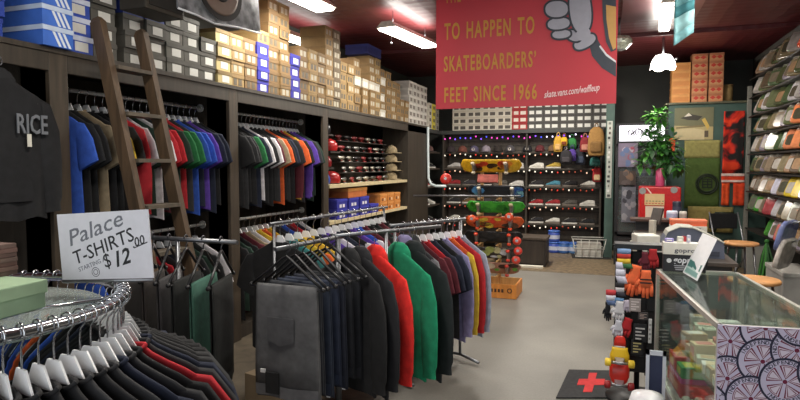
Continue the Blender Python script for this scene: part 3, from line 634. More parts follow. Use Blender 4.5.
# shoe boxes on and under the lower pale shelf
for k in range(4):
    for q in range(2):
        if (k, q) == (3, 1): continue
        r = tag(MB().box((-.3, .0025, 0), (0, .3, .10), card((44, 46, 150))).build('shoe_box', None, (XF-.02, 6.60+.36*k, .921+.125*q)), 'royal blue shoe box, %s from the near end, %s layer under the trucks' % (ORD[k], ('bottom', 'top')[q]), 'box', 'blue shoe boxes in the far bay')
        MB().box((-.302, 0, .092), (.003, .303, .122), card((54, 58, 168))).build('lid', r); b = MB()
        for u in (.1, .19): b.box((0, u-.03, .02), (.002, u+.03, .06), paper((222, 220, 226)))
        b.build('label', r)
for k in range(3):
    for q in range(2):
        r = tag(MB().box((-.3, .0025, 0), (0, .27, .10), card((206, 132, 62))).build('shoe_box', None, (XF-.02, 8.06+.30*k, .921+.125*q)), 'orange shoe box, %s from the near end, %s layer under the caps' % (ORD[k], ('bottom', 'top')[q]), 'box', 'orange shoe boxes in the far bay')
        MB().box((-.302, 0, .092), (.003, .273, .122), card((216, 146, 76))).build('lid', r); b = MB()
        b.box((0, .06, .02), (.002, .12, .06), paper((120, 72, 40))); b.box((0, .16, .02), (.002, .2, .06), paper((236, 210, 170))); b.build('label', r)
r = tag(MB().box((-.28, 0, 0), (0, .62, .10), card((190, 108, 52)), bev=.004).build('carton', None, (XF-.03, 6.95, 1.171)), 'long orange-brown carton lying on the blue shoe boxes', 'box')
MB().box((-.285, -.004, .085), (.004, .624, .125), card((206, 140, 66))).build('lid', r)
# ------------------------------------------------------------------ shoe display on the back wall
YD = 11.30; XA, XB = -3.12, -.14
ds = thing('display_shelves', 'wide dark slatted shoe display filling the back wall', 'shelving unit', (XA, YD, 0)); dw = XB-XA
b = MB(); b.box((0, .36, 0), (dw, .40, 2.27), wood('slat_board', (88, 80, 71), 4, .25))
for k in range(24): b.box((0, .352, .08+.09*k), (dw, .36, .085+.09*k), mat('slat_groove', (30, 28, 26), .7))
b.build('back_panel', ds)
b = MB(); b.box((-.03, -.02, 2.2), (dw+.03, .4, 2.27), mat('grey_shelf_edge', (62, 64, 62), .5)); b.build('top_shelf', ds)
for x in (0, 1.62, dw-.03):
    b = MB(); b.box((x, .0, 0), (x+.03, .36, 2.2), DARKW2); b.build('upright', ds)
SZ = [1.85, 1.54, 1.20, .845, .50, .14]
for z in SZ:
    b = MB(); b.box((.03, 0.02, z-.03), (1.62, .352, z), DARKW2); b.box((1.65, 0.02, z-.03), (dw-.03, .352, z), DARKW2); b.build('shelf', ds)
rt_ = thing('display_return', 'short dark display shelves turning the corner beside the timber bay', 'shelving unit', (XF-.35, 10.44, 0))
b = MB(); b.box((0, 0, 0), (.02, .82, 2.27), DARKW2); b.build('back_panel', rt_)
b = MB(); b.box((0, 0, 2.2), (.35, .82, 2.27), mat('grey_shelf_edge', (62, 64, 62), .5)); b.build('top_shelf', rt_)
for z in SZ:
    b = MB(); b.box((.02, 0, z-.03), (.34, .82, z), DARKW2); b.build('shelf', rt_)
# caps on the top row
capc = [(60, 50, 52), (120, 72, 60), (92, 86, 110), (150, 140, 150), (50, 44, 40), (84, 80, 84), (40, 38, 42), (96, 40, 44), (122, 92, 66), (34, 34, 38), (44, 48, 44)]
for k, c_ in enumerate(capc):
    cap((XA+.16+.235*k-(.03 if k < 6 else -.06), YD+.15, SZ[0]+.001), -pi/2, c_, tuple(int(v*.85) for v in c_), 'cap, %s from the corner in the top row of the shoe display' % ORD[k], 'caps in the shoe display', (208, 200, 190) if k in (2, 5, 6, 9) else None)
shc = [(44, 42, 44), (150, 40, 44), (200, 196, 190), (60, 56, 60), (90, 86, 80), (70, 130, 150), (38, 46, 66), (120, 92, 60), (220, 216, 206), (190, 160, 70), (30, 30, 32)]
nrow = {1: (9, [2, 0, 5, 2, 8, 8, 9, 8, 0, 8, 4]), 2: (9, [1, 3, 0, 4, 2, 0, 5, 0, 8, 0, 7]), 3: (9, [0, 7, 3, 0, 10, 1, 1, 4, 8, 8, 6]), 4: (9, [8, 1, 3, 8, 0, 0, 8, 0, 10, 0, 8]), 5: (5, [0, 3, 0, 10, 6])}
for row, (n, cs) in nrow.items():
    for k in range(n):
        x = XA+.195+.31*k+(.06 if k > 4 else -.005)
        if row == 1 and k > 6: continue
        sneaker((x, YD+.14, SZ[row]+.001), pi+random.uniform(-.12, .12), shc[cs[k]], (214, 210, 200) if random.random() < .7 else (120, 110, 100), 'sneaker, %s from the corner in the %s row down of the shoe display' % (ORD[k], ORD[row]), 'sneakers in the shoe display')
for row, cs in ((0, None), (1, (2, 0)), (2, (1, 0)), (3, (3, 8)), (4, (0, 0))):
    for k in range(2):
        loc = (XF-.18, 10.66+.36*k, SZ[row]+.001)
        if cs is None: cap(loc, 0, (96, 70, 66), (70, 60, 60), 'cap, %s from the timber bay on the corner display shelves' % ORD[k], 'caps on the corner shelves')
        else: sneaker(loc, random.uniform(-.2, .2), shc[cs[k]], (214, 210, 200), 'sneaker, %s from the timber bay in the %s row down of the corner shelves' % (ORD[k], ORD[row]), 'sneakers on the corner shelves')
for k in range(3):
    for q in range(4):
        shoebox(SB, (XF-.01, 10.46+.245*k, 2.271+.119*q), ((206, 200, 186), (206, 190, 60), (150, 146, 134))[k], ((196, 190, 176), (216, 204, 90), (140, 136, 124))[k], (90, 84, 78), '%s shoe box, %s up on the corner display shelves' % (('white', 'yellow', 'grey')[k], ORD[q]), 'shoe boxes on the corner shelves')
# strings of small coloured lights along the shelves
def string_lights(z, y, x0, x1, cols, label, em):
    t = thing('string_lights', label, 'string lights', (x0, y, z), 0, 'strings of lights on the shoe display')
    n = max(8, int((x1-x0)/.1)); pts = [((x1-x0)*k/n, -.006, .012*sin(k*2.4)) for k in range(n+1)]
    MB().tube(pts, .004, mat('green_wire', (24, 34, 26), .6), 5).build('wire', t)
    ms = {}
    for k in range(n):
        p = pts[k]; c_ = cols[random.randrange(len(cols))]
        if c_ not in ms: ms[c_] = MB().ball((0, 0, 0), .014, mat('bulb', c_, .3, 0, 0, 1, emit=em), 7, 5, None, (1, 1, 1.3)).mesh('bulb')
        put('bulb', ms[c_], t, (p[0], -.014, p[2]-.012+random.uniform(-.02, .02)))
PL = [(120, 70, 230), (90, 60, 220), (200, 60, 160), (230, 220, 255), (60, 70, 200)]
RL = [(200, 50, 40), (230, 190, 160), (150, 60, 40), (240, 230, 210), (160, 80, 60)]
for z, cl, nm, em in ((2.14, PL, 'purple and white lights under the top edge of the shoe display', 2.2), (1.80, RL, 'red and white lights below the cap row', 1.0), (1.49, RL, 'red and white lights below the first sneaker row', 1.0), (1.15, RL, 'red and white lights below the second sneaker row', 1.0), (.80, RL, 'red and white lights below the third sneaker row', .9), (.455, RL, 'red and white lights below the fourth sneaker row', .9)):
    string_lights(z, YD-.004, XA+.05, XB-.05, cl, nm, em)
# white boxes on top of the display
for k in range(10):
    cc, ll, lb, nm = (212, 206, 192), (200, 192, 176), (84, 78, 72), 'white'
    if k == 4: cc, ll, lb, nm = (170, 40, 44), (150, 34, 40), (224, 210, 200), 'red'
    if k > 4: cc, ll, lb, nm = (86, 84, 80), (74, 72, 70), (226, 226, 220), 'dark grey'
    for q in range(5):
        shoebox(SBW, (XA+.19+.29*k-(.0), YD+.02, 2.271+.129*q), cc, ll, lb, '%s shoe box, %s column from the corner, %s row up on the shoe display' % (nm, ORD[k], ORD[q]), 'shoe boxes on the shoe display')
# pale bent pipe at the corner, its surface given a faint glow
tb = thing('bent_pipe', 'pale bent pipe, made faintly glowing, hung at the corner of the shoe display', 'lamp', (0, 0, 0))
P_ = [at(428, 127, Y=10.3), at(428, 150, Y=10.3), at(428.5, 178, Y=10.3), at(431, 184, Y=10.3), at(436, 186, Y=10.3), at(446, 186, Y=10.3)]
MB().tube([tuple(p) for p in P_], .022, mat('pale_tube', (196, 206, 204), .3, 0, 0, 1, emit=.25), 8).build('tube', tb)
MB().box((XF+.002, 10.28, P_[0].z-.03), (P_[0].x, 10.32, P_[0].z-.01), STEEL).build('bracket', tb)
# bags hung at the right of the display
def bag(px, py0, py1, wpx, col, col2, label, Y=11.12, rz=0):
    p = at(px, py1, Y=Y); q = at(px, py0, Y=Y); h = q.z-p.z; w_ = wpx/49.0
    t = thing('backpack', label, 'bag', (p.x, Y, p.z), rz, 'bags hung on the shoe display'); m = fab(col)
    rings = []
    for s, k in ((0, .75), (.05, .95), (.3, 1), (.7, .95), (.9, .75), (1, .35)):
        rings.append([(w_/2*k*(abs(cos(a))**.7)*(1 if cos(a) > 0 else -1), .05*k*(abs(sin(a))**.7)*(1 if sin(a) > 0 else -1), h*s) for a in (2*pi*j/16 for j in range(16))])
    MB().loft(rings, m).build('body', t)
    MB().loft([[(w_*.33*k*cos(a), -.046-.022*k2, h*s) for a, k2 in ((2*pi*j/12, .5+.5*sin(2*pi*j/12)) for j in range(12))] for s, k in ((.12, .9), (.2, 1), (.42, 1), (.5, .8))], fab(col2)).build('front_pocket', t)
    b = MB(); b.tube([(-.03, 0, h*.97), (-.02, 0, h+.05), (0, .03, h+.07), (.02, 0, h+.05), (.03, 0, h*.97)], .008, fab(col2), 6); b.build('top_loop', t)
    b = MB()
    for s in (-1, 1): b.tube([(s*w_*.25, .035, h*.9), (s*w_*.3, .062, h*.6), (s*w_*.28, .035, h*.15)], .012, fab(col2), 6)
    b.build('strap', t)
    MB().tube([(0, .03, h+.064), (0, YD+.03-Y, h+.075)], .006, STEEL, 6).build('hook', t)
bag(558, 136, 152, 8, (206, 160, 60), (220, 176, 110), 'small yellow bag hanging highest at the left of the hung bags', 11.2)
bag(564, 137, 146, 6, (214, 168, 40), (120, 60, 30), 'tiny mustard bag hung beside the small yellow bag', 11.04)
bag(572, 138, 149, 8, (50, 130, 66), (40, 100, 60), 'small bright green bag hung on the shoe display', 11.2)
bag(566, 150, 164, 10, (36, 34, 38), (60, 56, 60), 'black bag hanging below the small yellow bag', 10.88)
bag(572, 149, 161, 7, (80, 56, 140), (60, 44, 100), 'purple bag hanging under the bright green bag', 11.04)
bag(580, 148, 165, 10, (44, 46, 56), (60, 70, 90), 'charcoal bag hanging beside the purple bag', 11.2)
bag(585, 137, 152, 9, (130, 40, 44), (190, 130, 110), 'dark red bag hung behind the large tan backpack', 11.04)
bag(596, 127, 156, 14, (150, 112, 60), (120, 88, 46), 'large tan backpack hung at the end of the shoe display', 10.86)
bag(595, 157, 166, 9, (40, 96, 90), (30, 70, 66), 'teal bag hanging below the large tan backpack', 11.04)
bag(597, 167, 182, 8, (160, 40, 44), (200, 170, 130), 'red and cream bag hanging lowest by the green post', 11.2)
# cap row beneath, dark low bench and paint tubs, paper rack
bn = thing('bench', 'low dark wooden bench cabinet standing before the shoe display', 'bench', (-1.72, 9.4, .003))
b = MB(); b.box((0, 0, 0), (.80, .5, .42), wood('bench_board', (48, 40, 34), 6, .3), bev=.005); b.build('body', bn)
b = MB(); b.box((-.02, -.02, .42), (.82, .52, .455), wood('bench_top', (74, 64, 54), 5, .25), bev=.004); b.build('top', bn)
b = MB(); b.box((.04, -.008, .04), (.40, 0, .40), wood('bench_door', (52, 44, 37), 6, .3)); b.box((.42, -.008, .04), (.77, 0, .40), wood('bench_door', (52, 44, 37), 6, .3)); b.build('door', bn)
MB().box((0, 0, 0), (.5, .1, .03), paper((214, 210, 196))).build('white_board', None, (-1.45, 9.24, .004)); tag(bpy.data.objects['white_board'], 'white strip of board lying on the floor against the bench', 'board')
for k, (x, c_) in enumerate(((at(554, 246, Y=11.1).x, (60, 84, 170)), (at(564, 247, Y=11.1).x, (52, 96, 160)), (at(575, 247, Y=11.05).x, (90, 130, 180)))):
    for q in range(2 if k == 0 else 1):
        t = tag(MB().lathe([(.10, 0), (.105, .02), (.105, .17), (.095, .18)], plas(c_), 20).build('tub', None, (x, 11.05, .004+.205*q)), ['lower blue tub of a pair before the shoe display', 'single blue tub between the tub pair and pale tub', 'pale blue tub nearest the paper rack'][k] if q == 0 else 'upper blue tub of a pair before the shoe display', 'tub', 'blue tubs on the back floor')
        MB().lathe([(.108, .172), (.108, .195), (.1, .2)], plas((70, 110, 190)), 20).build('lid', t); MB().lathe([(.1065, .05), (.1065, .12)], paper((190, 196, 214)), 20, cap0=False, cap1=False).build('label', t)
pr = at(588, 258, Z=0); pk = thing('newspaper_rack', 'white wire rack of folded newspapers on a dark mat near the green post', 'rack', (pr.x, pr.y+.15, .003), .1)
WWIRE = mat('white_wire', (190, 188, 180), .4); b = MB()
for z, s in ((.02, .22), (.16, .25), (.32, .28)): b.tube([(-s, -.17, z), (s, -.17, z), (s, .17, z), (-s, .17, z)], .009, WWIRE, 6, True)
for x in (-.26, -.13, 0, .13, .26): b.tube([(x*.8, -.17, .02), (x*1.05, -.17, .32)], .007, WWIRE, 6)
b.build('wire_frame', pk); MB().box((-.28, -.26, 0), (.36, .3, .008), mat('dark_mat', (40, 36, 32), .9)).build('base_mat', pk)
for k in range(9): MB().box((-.2+.004*(k % 3), -.14, 0), (.2-.006*(k % 2), .14, .024), paper(random.choice([(190, 188, 178), (206, 204, 196), (170, 166, 158)]))).build('newspaper', None, (pr.x+.005*(k % 2), pr.y+.15, .022+.0255*k+.003), .1)
for k, o in enumerate([o for o in bpy.data.objects if o.name.split('.')[0] == 'newspaper']): tag(o, 'folded newspaper, %s from the bottom in the white wire rack' % ORD[k], 'newspaper', 'newspapers in the wire rack')
# ------------------------------------------------------------------ skateboard stand in the aisle
def deck_shape(L, W, n=22):
    rings = []
    for k in range(n+1):
        u = -1+2*k/n; x = u*L/2; e = max(0, (abs(u)-.74)/.26); hw = W/2*sqrt(max(.012, 1-e**2.3)); up = .045*max(0, (abs(u)-.64)/.36)**1.3
        r = []
        for j in range(9):
            v = -1+2*j/8; r.append((x, hw*v, up+.006*v*v))
        rings.append(r+[(x_, y_, z_-.011) for x_, y_, z_ in r[::-1]])
    return rings
def board(label, deck, trim, wc, loc, rot, L=.80, W=.205, graphic=None):
    t = thing('skateboard', label, 'skateboard', loc, 0, 'skateboards on the wooden stand', rot)
    m = mat('deck_paint', deck, .35, 0, .3, 14)
    MB().loft(deck_shape(L, W), m).build('deck', t)
    MB().loft([[(x, y_*.97, z_+.0015) for x, y_, z_ in r[:9]] for r in deck_shape(L*.985, W)], mat('grip_tape', (30, 30, 30), .95), False, False, True, None, False).build('grip_tape', t)
    b = MB(); rng = random.Random(label)
    for k in range(10):
        x = rng.uniform(-.30, .30); y_ = rng.uniform(-.05, .05); s = rng.uniform(.025, .06)
        b.lathe([(s, -.0145), (s, -.0125)], mat('deck_paint', graphic[k % len(graphic)] if graphic else trim, .35, 0, .3, 14), 9, (x, y_, 0), squash=(rng.uniform(.7, 1.8), rng.uniform(.5, .9)))
    b.build('graphic', t)
    for sx in (-1, 1):
        q = put('truck', MB().loft([[(-.028, -.04, 0), (.028, -.04, 0), (.028, .04, 0), (-.028, .04, 0)], [(-.015, -.05, -.04), (.015, -.05, -.04), (.015, .05, -.04), (-.015, .05, -.04)], [(-.01, -.07, -.05), (.01, -.07, -.05), (.01, .07, -.05), (-.01, .07, -.05)]], mat('cast_alloy', (150, 148, 144), .4, .7, .1, 20)).mesh('truck'), t, (sx*.2, 0, -.011))
        for sy in (-1, 1):
            MB().lathe([(.014, -.014), (.024, -.01), (.024, .01), (.014, .014)], plas(wc), 14, M=T(0, sy*.062, -.05) @ Matrix.Rotation(pi/2, 4, 'X')).build('wheel', q)
    return t
SX, SY = -1.40, 7.15
st = thing('skateboard_stand', 'pale wooden tiered stand holding skateboards at the end of the aisle racks', 'stand', (SX, SY, 0)); PALE = wood('pale_pine', (190, 150, 96), 8, .2)
for x in (-.11, .12):
    b = MB(); b.box((x-.018, .16, .10), (x+.018, .20, 1.62), PALE); b.build('post', st)
b = MB(); b.box((-.36, -.14, .004), (.36, .34, .02), PALE)
b.box((-.36, -.15, .004), (.36, -.13, .17), wood('crate_orange_pine', (206, 132, 58), 7, .2)); b.box((-.36, .33, .004), (.36, .35, .17), PALE); b.box((-.38, -.15, .004), (-.36, .35, .17), PALE); b.box((.36, -.15, .004), (.38, .35, .17), wood('crate_orange_pine', (206, 132, 58), 7, .2)); b.build('crate_base', st)
b = MB()
for k in range(12): b.box((-.26+.042*k, -.153, .075), (-.235+.042*k, -.15, .115), paper((74, 46, 24)))
b.tube([(.30+.025*cos(a), -.152, .10+.025*sin(a)) for a in (2*pi*q/10 for q in range(10))], .006, paper((74, 46, 24)), 5, True); b.build('stencil_marks', st)
rows = [(268, (150, 110, 92), [(90, 150, 60), (190, 180, 160), (60, 40, 34)], (190, 60, 50), 'brown and lime skateboard, lowest on the wooden stand'),
        (253, (60, 52, 48), [(190, 186, 140), (210, 214, 220), (150, 160, 90)], (210, 60, 44), 'dark skateboard with pale yellow-green graphics, second from the bottom of the stand'),
        (237, (26, 26, 28), [(40, 40, 42), (50, 48, 48)], (214, 70, 40), 'plain black skateboard in the middle of the wooden stand'),
        (222, (196, 84, 36), [(210, 180, 60), (190, 50, 34), (90, 60, 40)], (222, 74, 38), 'orange and gold skateboard under the green one'),
        (207, (54, 150, 42), [(40, 120, 34), (66, 160, 50)], (196, 190, 150), 'bright green skateboard on the wooden stand'),
        (191, (30, 34, 40), [(80, 140, 190), (40, 80, 150), (120, 180, 190)], (220, 214, 190), 'black and blue skateboard under the yellow one')]
for k, (py, dc, gr, wc, nm) in enumerate(rows):
    p = at(478+2*(5-k), py, Y=SY); z = p.z
    b = MB(); 
    for x in (-.11, .12): b.box((x-.012, -.03, z-.104), (x+.012, .17, z-.090), PALE)
    b.build('peg', st)
    board(nm, dc, gr[0], wc, (SX+.04+.01*k, SY+.045, z), (radians(-70), 0, radians(2)), .72, .15, gr)
p = at(477, 166, Y=SY)
board('yellow skateboard with dark graphics on top of the wooden stand', (214, 168, 30), (60, 44, 20), (206, 196, 170), (SX+.02, SY+.02, p.z), (radians(-66), 0, radians(-2)), .76, .17, [(70, 52, 20), (190, 60, 30), (60, 40, 20), (216, 130, 40)])
MB().box((-.10, -.02, .03), (.15, .02, .13), mat('deck_paint', (190, 96, 84), .35, 0, .3, 14), T(SX-.02, SY-.06, p.z-.23) @ Matrix.Rotation(-.3, 4, 'X'), .01).build('sticker_board', st, (-SX, -SY, 0))
b = MB(); z = 1.22
b.tube([(-.95, -.02, z-.01), (.40, -.02, z+.01)], .011, STEEL, 8); b.build('cross_bar', st)
for k, (px, py, c_) in enumerate(((517, 241, (206, 60, 40)), (518, 251, (200, 52, 40)), (516, 260, (206, 66, 50)), (472, 219, (214, 84, 40)), (509, 217, (206, 74, 40)), (446, 179, (200, 50, 40)))):
    q = at(px, py, Y=SY-.12); rr = .05 if k < 5 else .07  # single board wheels, each modelled separately
    r = tag(MB().lathe([(.02, -.03), (rr-.008, -.028), (rr, -.012), (rr, .012), (rr-.008, .028), (.02, .03)], plas(c_), 18, M=Matrix.Rotation(pi/2-.2, 4, 'X')).build('skateboard_wheel', None, (q.x, q.y, q.z)), ['red-orange wheel hung at the end of the black board', 'red wheel just below another at the black board end', 'red wheel hung lowest beside the dark graphic board', 'orange wheel hung at the near end of the cross bar', 'orange wheel hung at the far end of the cross bar', 'large red wheel hung by the pale bent tube'][k], 'wheel', 'loose wheels hung on the stand')
    MB().lathe([(.018, -.031), (.018, .031)], STEEL, 10, M=Matrix.Rotation(pi/2-.2, 4, 'X')).build('bearing', r)
# ------------------------------------------------------------------ big red banner
BY = 5.4
def bp(px, py): p = at(px, py, Y=BY); return p.x, p.z
bx0, bz0 = bp(436, 110); bx1, _ = bp(616, 103); bzb = 2.125
bn = thing('hanging_banner', 'large red banner with gold capital letters hanging over the aisle', 'banner', (0, BY, 0))
BRED = mat('banner_red', (196, 52, 64), .45, 0, .05, 2)
MB().box((bx0, -.004, bzb), (bx1, .004, 3.28), BRED).build('cloth', bn)
b = MB(); b.tube([(bx0-.02, 0, 3.28), (bx1+.02, 0, 3.28)], .012, STEEL, 8)
for x in (bx0+.1, bx1-.1): b.tube([(x, 0, 3.28), (x, 0, ZC)], .004, STEEL, 6)
b.build('hanging_bar', bn)
GOLD = paper((200, 142, 54))
def line(s, x0, x1, ytop, ybot, body):
    b = MB()
    (ax, az), (cx_, _) = bp(x0, ybot), bp(x1, ytop); cz = bp(x0, ytop)[1]
    cu = bpy.data.curves.new('lettering', 'FONT'); cu.body = body; cu.size = 1; cu.offset = .02; cu.space_character = 1.22; cu.space_word = 1.3; cu.extrude = .001; cu.resolution_u = 3
    o = bpy.data.objects.new('lettering', cu); me = bpy.data.meshes.new_from_object(o); xs = [v.co.x for v in me.vertices]; ys = [v.co.y for v in me.vertices]
    lo, hi, t0, t1 = min(xs), max(xs), min(ys), max(ys); i = b.mi(GOLD)
    v = [b.bm.verts.new((ax+(q.co.x-lo)/(hi-lo)*(cx_-ax), -.0055-q.co.z, az+(q.co.y)/(t1)*(cz-az))) for q in me.vertices]
    for p in me.polygons: b.face([v[k] for k in p.vertices], i)
    bpy.data.objects.remove(o); b.build('lettering', bn)
line(0, 444.5, 534.5, 23.5, 39.7, 'TO HAPPEN TO'); line(0, 444, 536, 56.5, 71.5, 'SKATEBOARDERS\u2019'); line(0, 444.5, 537, 87.5, 102.2, 'FEET SINCE 1966'); line(0, 445, 461, -14, 3.0, 'THE')
b = MB(); (ax, az), (cx_, cz) = bp(544, 98), bp(607, 86)
b.text('skate.vans.com/waffleup', .085, T(ax, -.0055, az) @ Matrix.Rotation(-.10, 4, 'Y') @ FRONT, paper((240, 214, 214)), (cx_-ax)/.085/10.9, .0008, .012, 'LEFT', .45); b.build('web_address', bn)
# gloved fist graphic
OUT = paper((52, 56, 66)); GLV = paper((166, 166, 178)); SLV = paper((62, 68, 78)); CRM = paper((206, 160, 92))
def blob(cx_, cy_, rx, ry, rot=0, p=2.0, n=36):
    o = []
    for k in range(n):
        a = 2*pi*k/n; x = rx*abs(cos(a))**(2/p)*(1 if cos(a) > 0 else -1); y_ = ry*abs(sin(a))**(2/p)*(1 if sin(a) > 0 else -1)
        q = bp(cx_+x*cos(rot)-y_*sin(rot), cy_+x*sin(rot)+y_*cos(rot)); o.append(q)
    return o
b = MB(); lay = [0]
def shape(pts, m, both=None):
    lay[0] += 1; d = -.005-.0006*lay[0]; b.prism(pts, d-.0005, d, m)
def poly(P, m): shape([bp(*q) for q in P], m)
poly([(588, 40), (596, 36), (603, 50), (616, 63), (616, 77), (602, 68), (592, 56)], SLV)
poly([(599, 46.5), (600.5, 45.5), (607, 54), (616, 61), (616, 63), (606, 56)], paper((222, 222, 228)))
poly([(602, -3), (616, -3), (616, 50), (611, 52), (606, 42), (603, 20)], SLV); poly([(606, 5), (616, 7), (616, 48), (613, 50), (609, 38), (606.5, 20)], CRM)
for cx_, cy_, rx, ry, ro in ((585, 42, 13.5, 7.6, -.5), (574, 36, 9, 7, .35), (561.5, 34.5, 11, 6.0, -.1), (558.8, 24, 13, 7.6, -.12), (556.8, 9.5, 13.2, 10, -.05), (580.5, 10, 12.6, 25.5, -.10)):
    shape(blob(cx_, cy_, rx, ry, ro, 2.3), OUT); shape(blob(cx_, cy_, rx-2.0, ry-2.0, ro, 2.3), GLV)
shape(blob(583, 34.5, 8, 5.5, -.5, 2.2), GLV)
b.build('fist_print', bn)
# ------------------------------------------------------------------ ceiling lights
LAMP = mat('lit_diffuser', (255, 250, 236), .4, 0, 0, 1, emit=9.0)
def fluor(loc, rz, label, L=1.24, power=26, chain=True, W=.26):
    t = thing('ceiling_light', label, 'ceiling light', loc, rz, 'fluorescent ceiling lights')
    b = MB(); b.loft([[(-W/2, -L/2, 0), (W/2, -L/2, 0), (W*.24, -L/2, .07), (-W*.24, -L/2, .07)], [(-W/2, L/2, 0), (W/2, L/2, 0), (W*.24, L/2, .07), (-W*.24, L/2, .07)]], mat('lamp_housing', (214, 212, 200), .4), True, True, False); b.build('housing', t)
    b = MB(); b.loft([[(-W*.46, y_, -.001), (-W*.38, y_, -.028), (W*.38, y_, -.028), (W*.46, y_, -.001)] for y_ in (-L/2+.02, L/2-.02)], LAMP, True, True, False); b.build('diffuser', t)
    b = MB()
    for y_ in (-L*.36, L*.36): b.tube([(0, y_, .07), (0, y_, ZC-loc[2])], .004, STEEL, 6)
    b.build('hanger_rod', t)
    if chain:
        b = MB(); b.tube([(.02, .1-L/2, -.028), (.02, .1-L/2, -.16)], .0025, STEEL, 5); b.ball((.02, .1-L/2, -.17), .012, STEEL, 8, 5); b.build('pull_chain', t)
    l = bpy.data.lights.new('fluorescent_glow', 'AREA'); l.shape = 'RECTANGLE'; l.size = W*.8; l.size_y = L*.95; l.energy = power; l.color = (1, .95, .86)
    o = bpy.data.objects.new('fluorescent_glow', l); C.objects.link(o); o.parent = t; o.location = (0, 0, -.04)
    l2 = bpy.data.lights.new('fluorescent_uplight', 'AREA'); l2.shape = 'RECTANGLE'; l2.size = W*.6; l2.size_y = L*.9; l2.energy = power*.22; l2.color = (1, .95, .88)
    o2 = bpy.data.objects.new('fluorescent_uplight', l2); C.objects.link(o2); o2.parent = t; o2.location = (0, 0, .075); o2.rotation_euler = (pi, 0, 0); return t
fluor((-2.40, 7.12, 3.2), radians(-8), 'fluorescent ceiling light with a pull chain just beside the red banner', power=40)
fluor((-2.83, 4.95, 3.2), radians(-4), 'fluorescent ceiling light over the kraft boxes, cut by the picture top', power=40)
fluor((-3.72, 6.75, 3.17), radians(-6), 'fluorescent ceiling light glimpsed behind the tall brown box column', power=16, W=.22)
fluor((.53, 7.0, 3.18), radians(-3), 'narrow fluorescent ceiling light beside the teal pennant', power=40, W=.13, chain=False)
fluor((-1.2, 9.4, 3.25), 0, 'added hidden fluorescent ceiling light behind the red banner over the shoe display', power=85, chain=False)  # hidden lamp, added to brighten the shoe display
fluor((-1.5, 2.0, 3.3), 0, 'added out-of-view fluorescent ceiling light above the near round rack', power=42, chain=False)  # out-of-view lamp, added to light the near racks
fluor((.9, 3.2, 3.3), 0, 'added out-of-view fluorescent ceiling light above the glass counter', power=42, chain=False)  # unseen lamp, added as fill over the counter
fluor((1.15, 4.9, 3.3), 0, 'added out-of-view fluorescent ceiling light over the service desk', power=50, chain=False)  # unseen lamp, added to light the shelving bays from across the aisle
p = at(619, 43, Z=3.12); g = thing('globe_light', 'small round cut-glass ceiling light half behind the red banner', 'ceiling light', tuple(p))
MB().lathe([(.02, -.1), (.09, -.085), (.15, -.02), (.16, .03), (.13, .07), (.04, .09)], mat('cut_glass', (196, 206, 190), .12, .35, .5, 26, .6), 14, smooth=False).build('shade', g)
MB().tube([(0, 0, .09), (0, 0, ZC-p.z)], .014, STEEL, 8).build('stem', g)
p = at(663, 63, Z=3.06); g = thing('tulip_light', 'bright scalloped tulip ceiling light above the orange shoe boxes', 'ceiling light', tuple(p)); SHD = mat('lit_tulip_glass', (255, 250, 240), .3, 0, 0, 1, emit=7)
n = 30; rings = []
for r_, z_ in ((.05, .12), (.10, .105), (.135, .055), (.16, .0), (.172, -.055)):
    rings.append([(r_*cos(2*pi*k/n), r_*sin(2*pi*k/n), z_-(.04*abs(sin(5*pi*k/n)) if z_ < 0 else 0)) for k in range(n)])
MB().loft(rings, SHD, True, False).build('shade', g); MB().tube([(0, 0, .12), (0, 0, ZC-p.z)], .015, STEEL, 8).build('stem', g); MB().ball((.18, 0, .05), .02, STEEL, 8, 6).build('knob', g)
l = bpy.data.lights.new('tulip_glow', 'POINT'); l.energy = 30; l.shadow_soft_size = .12; l.color = (1, .95, .88); o = bpy.data.objects.new('tulip_glow', l); C.objects.link(o); o.parent = g; o.location = (0, 0, -.16)
# teal pennant
pY = 5.6; q = [at(673.5, 46, Y=pY), at(694, 32, Y=pY), at(694, -14, Y=pY), at(675, -14, Y=pY)]
tn = thing('pennant', 'teal cloth pennant hanging from the ceiling beside the narrow light', 'banner', (0, pY, 0)); zt = 3.38
cols_ = [(0, (118, 170, 176)), (.12, (140, 186, 190)), (.3, (52, 112, 120)), (.42, (96, 150, 156)), (.6, (120, 140, 140)), (1, (100, 130, 132))]
b = MB()
for k in range(5):
    f0, f1 = cols_[k][0], cols_[k+1][0]; r = []
    for f in (f0, f1):
        xl, zl = q[0].x, q[0].z+(zt-q[0].z)*f; xr, zr = q[1].x, q[1].z+(zt-q[1].z)*f
        r.append([(xl+(xr-xl)*j/8, .012*sin(j*.9), zl+(zr-zl)*j/8) for j in range(9)]+[(xl+(xr-xl)*j/8, .012*sin(j*.9)+.004, zl+(zr-zl)*j/8) for j in range(8, -1, -1)])
    b.loft(r, fab(cols_[k][1]), True, True)
b.build('cloth', tn); MB().tube([(q[0].x-.02, .002, zt), (q[1].x+.02, .002, zt)], .01, STEEL, 8).build('rod', tn)
